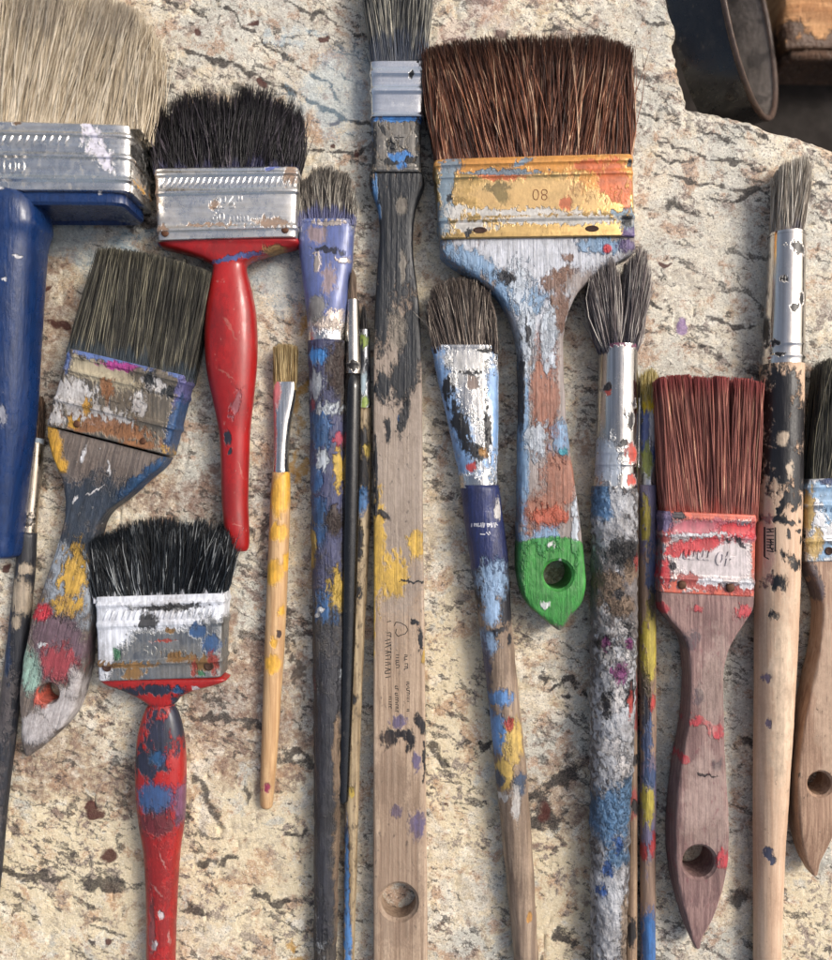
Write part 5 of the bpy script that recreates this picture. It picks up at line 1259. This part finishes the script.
# ---- red-bristled 40 mm brush
def brush_forty():
    t = Thing('paint_brush', 'brush with reddish brown bristles, red smeared ferrule and grey mauve wooden handle', 'paint brush', 700, 700, zr=30)
    hm = hair_mat('red_bristle', [(0.0, C(96, 54, 50)), (0.3, C(132, 78, 70)), (0.7, C(154, 96, 84)), (0.95, C(174, 118, 100)), (1.0, C(196, 152, 124))], tip=(C(134, 52, 56), 0.8, 0.7), root=C(140, 58, 48), root_t=0.06)
    bristles(t, hm, (664, 512, 757, 515), [(655, 380), (662, 377), (690, 376), (715, 379), (740, 380), (760, 384)], 5, 32, 5, 36, 2300, rad=0.78, seed=151, splay=2.0, wob=1.2, len_jit=0.015, clump=34, clump_amt=0.75, stray=0.012, stray_amt=6, taper=0.3)
    fm = paint_mat('red_smeared_ferrule', C(196, 184, 182), [L(C(208, 198, 200), [(715, 560, 46, 22)], amp=1.0, n=0, h=0.4, rough=0.35, op=0.85), L(C(212, 84, 48), [(710, 514, 60, 7), (755, 540, 6, 40), (672, 590, 12, 8), (720, 594, 40, 6)], amp=1.6, n=1, ch=1, h=0.5, op=0.9), L(C(196, 96, 112), [(705, 527, 40, 8), (740, 530, 20, 10)], amp=1.8, n=0, ch=1, h=0.4), L(C(210, 36, 48), [(695, 545, 34, 7, -12), (664, 572, 5, 14), (735, 530, 20, 8), (672, 552, 12, 4)], amp=1.8, n=1, h=0.8),
                                                             L(C(172, 62, 54), [(698, 583, 24, 6, 15), (740, 590, 16, 6), (665, 530, 5, 14)], amp=2.2, n=1, ch=2, h=0.6), L(C(226, 226, 232), [(710, 581, 12, 4), (745, 584, 8, 5), (700, 535, 30, 2)], amp=2.4, n=1, h=0.6), L(C(50, 40, 50), [(726, 540, 3, 3), (738, 543, 8, 2, 45), (671, 566, 4, 4), (676, 516, 8, 3)], amp=3.0, n=1, ch=1), L(C(120, 110, 150), [(664, 520, 6, 12)], amp=2.2, n=1, ch=2)],
                   kind='metal', base2=C(160, 148, 146), dirt=0.15, metal_rough=0.34, seed=30, bumpiness=0.7)
    V, F = flat_ferrule((663, 511), (757, 515), (755, 597), (660, 592), 3, 34, [(0.07, 0.06, 1.5), (0.28, 0.05, 1.5), (0.82, 0.05, 1.6)], n=11)
    fer = t.mesh('ferrule', V, F, fm, sharp=32)
    text_part(t, fer, 'lettering', '40 mm', 709, 557, 34.0, 18, fm, rot=180 - 3, height=1.9, sx=0.98, shear=0.15)
    for x, y in ((682, 585), (730, 588)):
        dome(t, fer, 'nail', x, y, 35.0, 4.2, 1.8, M_nail)
    wm = paint_mat('mauve_wood', C(146, 118, 112), [L(C(196, 48, 62), [(742, 611, 8, 7), (702, 720, 12, 3, 30), (714, 730, 9, 7, 30), (694, 722, 6, 4), (684, 758, 5, 4), (722, 857, 6, 9), (668, 868, 6, 9), (671, 815, 3, 14), (695, 609, 6, 3), (662, 608, 6, 6), (664, 790, 3, 10)], amp=2.4, n=1, h=0.5, op=0.85), L(C(92, 78, 84), [(690, 640, 7, 9), (715, 764, 5, 6), (697, 695, 5, 10)], amp=2.4, n=1, ch=1, h=0.1, op=0.8), L(C(190, 168, 156), [(712, 680, 14, 50), (705, 800, 22, 50)], amp=2.4, n=0, ch=2, h=0, op=0.45), L(C(214, 160, 50), [(671, 842, 1.5, 12)], amp=0.8, n=1), L(C(62, 46, 46), [(705, 774, 12, 1.2, 8)], amp=1.4, n=1, h=-0.4), L(C(150, 70, 84), None, thr=0.64, n=1, ch=2, op=0.45, h=0)],
                   base2=C(112, 86, 84), grain=(0.3, 0.014), dirt=0.25, seed=31, bumpiness=0.8, rough=0.65)
    hd = rows([(590, 661, 755, 5, 32, 14), (598, 661, 754.5, 5, 33, 14), (610, 662.5, 753, 5, 34, 12), (622, 672, 746, 5, 34, 12), (634, 682, 738, 5, 34, 12), (650, 688, 729, 5, 34, 12), (675, 690, 724, 5, 34, 12), (700, 690, 723.5, 5, 34, 12), (730, 687, 724.5, 4, 34, 12), (765, 681, 726, 3, 34, 12), (800, 677, 728.5, 2, 34, 12), (830, 675, 729.5, 1, 34, 12), (860, 675, 728.5, 0.6, 34, 12), (890, 679, 723, 0.6, 34, 12), (912, 684, 716, 0.6, 30, 9), (930, 689, 707, 1, 29, 9), (945, 693.5, 698, 6, 24, 3)], 4, 31, 6)
    V, F = loft(hd, m=5, seg=48, lump=0.7, lseed=7)
    h = t.mesh('handle', V, F, wm, sharp=45)
    cut_hole(h, t, 699, 862, 15.5, 34, bevel=2.0)
brush_forty()

# ---- round brush with a pale round handle
def brush_pale():
    t = Thing('artist_brush', 'round brush with bright silver ferrule and pale wooden handle smeared with black', 'paint brush', 775, 560, zr=20)
    hm = hair_mat('taupe_bristle', [(0.0, C(92, 84, 76)), (0.4, C(150, 139, 126)), (0.8, C(188, 178, 164)), (1.0, C(226, 218, 204))], root=C(110, 104, 112), root_t=0.12)
    bristles(t, hm, (771, 238, 803, 238), [(774, 190), (777, 172), (785, 162), (795, 157), (803, 161), (807, 172), (808, 190)], 6, 35, 8, 34, 1300, rad=0.62, seed=161, round_=True, ref=0.1, splay=1.6, wob=0.9, len_jit=0.06, stray=0.02, stray_amt=4, clump=14, clump_amt=0.35)
    fm = paint_mat('bright_ferrule', C(214, 210, 206), [L(C(34, 30, 30), [(790, 252, 9, 5, 25), (777, 283, 3, 2.5, 50), (793, 302, 3, 6), (786, 312, 5, 3, -30), (768, 345, 5, 3), (771, 357, 5, 2), (764, 330, 2, 16), (801, 300, 2, 8)], amp=2.4, n=1, h=0.4, rough=0.4)], kind='metal', base2=C(190, 184, 178), dirt=0.06, metal_rough=0.16, seed=32, bumpiness=0.2, grain=(0.3, 0.01))
    V, F = loft(rows([(234, 769, 804, 4, 37, 2), (237, 768.6, 804.4, 3.6, 37.4, 2), (239, 769, 804, 4, 37, 2), (300, 766, 803.5, 2.5, 38.5, 2), (343, 763.5, 803, 1, 39, 2), (346, 762.5, 803.8, 0.6, 40, 2), (349, 763.3, 803, 1, 39, 2), (355, 762.5, 803, 0.8, 39.5, 2), (358, 761.5, 803.8, 0.5, 40.4, 2), (361, 762, 803, 0.8, 39.6, 2), (367, 761.5, 803, 0.6, 40, 2)], 1, 38, 2), m=3, seg=44)
    t.mesh('ferrule', V, F, fm, sharp=40)
    wm = paint_mat('pale_wood', C(206, 178, 152), [L(C(28, 26, 30), [(785, 425, 16, 30), (770, 415, 12, 56), (772, 455, 16, 38), (790, 470, 16, 26), (778, 388, 14, 16), (786, 498, 10, 8), (783, 560, 14, 5, 35), (766, 518, 10, 4), (773, 503, 3, 14, 20), (778, 522, 8, 2, 15), (768, 580, 8, 8), (766, 612, 4, 4)], amp=2.3, n=1, h=0.7, rough=0.35), L(C(40, 36, 38), [(783, 509, 3, 2), (791, 520, 2, 2), (790, 531, 3, 2), (778, 534, 2, 4), (793, 540, 2, 3)], amp=1.6, n=1, ch=1), L(C(226, 200, 170), [(776, 690, 12, 100), (774, 440, 5, 8), (780, 470, 3, 10)], amp=1.8, n=0, ch=1, h=0, op=0.7), L(C(112, 96, 118), [(761, 675, 3, 5), (763, 720, 2, 5)], amp=1.2, n=1), L(C(52, 66, 96), [(764, 850, 4, 7), (767, 856, 4, 3)], amp=2.0, n=1, ch=2), L(C(70, 50, 44), None, thr=0.72, n=1, ch=2, h=0, op=0.7), L(C(200, 140, 130), [(762, 540, 4, 40)], amp=1.2, n=0, op=0.5, h=0)],
                   base2=C(186, 154, 128), dirt=0.14, seed=33, grain=(0.22, 0.008), rough=0.5)
    V, F = loft(rows([(365, 761, 802.5, 0.5, 40.5, 2), (450, 759.5, 801.5, 0.5, 41, 2), (540, 757, 799.5, 0.5, 41, 2), (620, 755.5, 797, 0.5, 40, 2), (700, 755, 793, 0.5, 37, 2), (790, 754, 787.5, 0.5, 33, 2), (870, 754, 783, 0.5, 29, 2), (960, 754, 780, 0.5, 26, 2), (1010, 755, 778, 0.5, 23, 2), (1016, 760, 773, 4, 18, 2)], 0, 38, 2), m=8, seg=44, lump=0.5, lseed=21)
    h = t.mesh('handle', V, F, wm)
    ink = plain('label_ink', C(40, 34, 34), 0.7, bump=0.0)
    # worn boxed lettering running down the handle
    segs = [(765.2, 527, 765.2, 557), (772.6, 527, 772.6, 551), (765.2, 557, 768, 559)]
    rng = random.Random(3)
    y = 529
    while y < 553:
        segs.append((766.4, y, 771.4, y + rng.uniform(-1, 1)))
        if rng.random() > 0.4:
            segs.append((767 + rng.random() * 3, y, 768 + rng.random() * 3, y + 3))
        y += rng.uniform(2.4, 3.6)
    V, F = bar_mesh(segs, 33, 1.0, 0.1)
    V = np.array(V)
    for i in range(len(V)):
        yy = V[i, 1]
        ci = px(777.9, 542, 20.75); rad = 21.1 * (DIST - 20.75) / DIST
        d = min(abs(V[i, 0] - ci[0]) / rad, 0.98)
        V[i, 2] = 20.75 + 20.4 * math.sqrt(1 - d * d) + (V[i, 2] - 33) + 0.3
    t.mesh('printed_mark', V, F, ink, h)
brush_pale()

# ---- dark-bristled brush at the edge
def brush_edge():
    t = Thing('paint_brush', 'dark bristled brush with plain greyish wooden handle beside the pale round handle', 'paint brush', 832, 640, zr=26)
    hm = hair_mat('dark_bristle', [(0.0, C(24, 24, 24)), (0.6, C(56, 54, 48)), (0.9, C(96, 92, 78)), (1.0, C(140, 134, 112))])
    bristles(t, hm, (809, 480, 872, 478), [(821, 366), (826, 358), (850, 354), (875, 360), (884, 372)], 5, 28, 6, 30, 1200, rad=0.68, seed=171, splay=3, wob=1.4, len_jit=0.04, stray=0.02, stray_amt=5)
    fm = paint_mat('edge_ferrule', C(190, 192, 196), [L(C(140, 180, 216), [(815, 490, 14, 8), (825, 550, 18, 8), (830, 500, 12, 20)], amp=2.0, n=1, h=0.6), L(C(196, 160, 80), [(812, 545, 8, 14), (808, 510, 4, 20)], amp=2.0, n=1, ch=1), L(C(40, 60, 110), [(826, 481, 8, 4)], amp=1.4, n=1)], kind='metal', dirt=0.2, seed=34)
    V, F = flat_ferrule((808, 479), (872, 477), (868, 560), (806, 562), 3, 30, [(0.1, 0.05, 1.5), (0.32, 0.05, 1.5), (0.75, 0.05, 1.5)], n=10)
    fer = t.mesh('ferrule', V, F, fm, sharp=32)
    V, F = bar_mesh([(826 + i * 5, 512, 829 + i * 5, 502) for i in range(8)], 30.2, 2, 1.0)
    t.mesh('embossed_band', V, F, fm, fer)
    dome(t, fer, 'nail', 829, 551, 31.0, 3.4, 1.0, M_pit, sink=True)
    wm = paint_mat('grey_brown_wood', C(172, 142, 118), [L(C(60, 56, 70), [(808, 572, 8, 10), (818, 590, 5, 12)], amp=2.4, n=1, op=0.8), L(C(200, 172, 146), [(826, 700, 14, 80)], amp=2, n=0, ch=1, op=0.5, h=0), L(C(60, 44, 36), None, thr=0.71, n=1, ch=2, op=0.7)], base2=C(136, 106, 86), grain=(0.3, 0.012), dirt=0.25, seed=35)
    hd = rows([(558, 807, 868, 5, 29, 14), (568, 809, 866, 5, 29, 14), (580, 815, 861, 5, 30, 12), (604, 822, 857, 5, 30, 12), (630, 821.5, 857, 5, 30, 12), (655, 818.5, 857, 4, 30, 12), (690, 811, 856, 3, 30, 12), (731, 803, 853, 2, 30, 12), (769, 798.5, 848, 1, 30, 12), (800, 798, 843, 0.6, 30, 12), (828, 800, 836, 0.6, 30, 12), (852, 804, 826, 0.6, 26, 9), (872, 809, 815, 4, 22, 3)], 4, 27, 6)
    V, F = loft(hd, m=5, seg=44, lump=0.6, lseed=17)
    h = t.mesh('handle', V, F, wm, sharp=45)
    cut_hole(h, t, 820, 784, 11.5, 30, bevel=2.0)
brush_edge()

# ---- slim dark brush next to the blue handle
def brush_slim_dark():
    t = Thing('artist_brush', 'slim dark handled brush with plain metal ferrule next to the blue plastic handle', 'paint brush', 20, 600, zr=9)
    hm = hair_mat('dark_brown_hair', [(0.0, C(36, 26, 22)), (0.6, C(70, 52, 42)), (1.0, C(120, 96, 78))])
    bristles(t, hm, (33, 438, 43, 440), [(37, 404), (40, 394), (44, 404)], 3, 13, 4, 12, 260, rad=0.5, seed=181, ref=0.1, round_=True, splay=1.0, wob=0.6, len_jit=0.08, stray=0.01)
    fm = paint_mat('bronze_ferrule', C(206, 196, 182), [L(C(170, 190, 210), [(37, 440, 8, 4)], amp=1.2, n=1), L(C(60, 54, 50), [(27, 515, 8, 3), (27, 524, 8, 2)], amp=1.6, n=1)], kind='metal', base2=C(170, 158, 142), dirt=0.15, metal_rough=0.26, seed=36)
    V, F = loft([(31.5, 436, 44, 439, 2, 14, 2), (30, 446, 43.5, 449, 1.6, 14.4, 2), (26, 480, 41, 484, 1, 15, 2), (23.2, 508, 38.4, 511, 0.8, 15.6, 2), (22.4, 514, 38, 517, 0.4, 16.2, 2), (21.8, 520, 37, 523, 0.8, 15.6, 2), (20.6, 532, 36.4, 534, 0.6, 16, 2)], m=4, seg=26)
    t.mesh('ferrule', V, F, fm, sharp=40)
    wm = paint_mat('dark_lacquer_wood', C(46, 48, 56), [L(C(176, 160, 138), [(25, 596, 9, 20), (29, 568, 6, 6), (21, 620, 4, 8)], amp=1.8, n=1, h=0.5), L(C(96, 88, 88), [(8, 680, 10, 60), (-2, 780, 8, 60)], amp=2.6, n=1, ch=1, op=0.6), L(C(36, 56, 88), [(12, 640, 4, 40)], amp=2.0, n=1, ch=2)], kind='paint', base2=C(30, 31, 36), rough=0.4, dirt=0.2, seed=37, bumpiness=0.6)
    V, F = loft([(20.2, 530, 36.8, 533, 0.5, 16.5, 2), (17, 560, 35.5, 563, 0.5, 18, 2), (12.5, 600, 32, 604, 0.5, 18.5, 2), (5.5, 660, 25, 664, 0.5, 18.5, 2), (-4.5, 740, 15, 744, 0.5, 18, 2), (-11.5, 800, 8, 804, 0.5, 17.5, 2), (-17, 866, 2, 869, 0.5, 17, 2), (-24, 950, -7, 953, 0.5, 16, 2), (-28, 1000, -13, 1003, 0.5, 14, 2), (-26, 1006, -18, 1007, 3, 11, 2)], m=6, seg=28, lump=0.6, lseed=27)
    t.mesh('handle', V, F, wm)
brush_slim_dark()
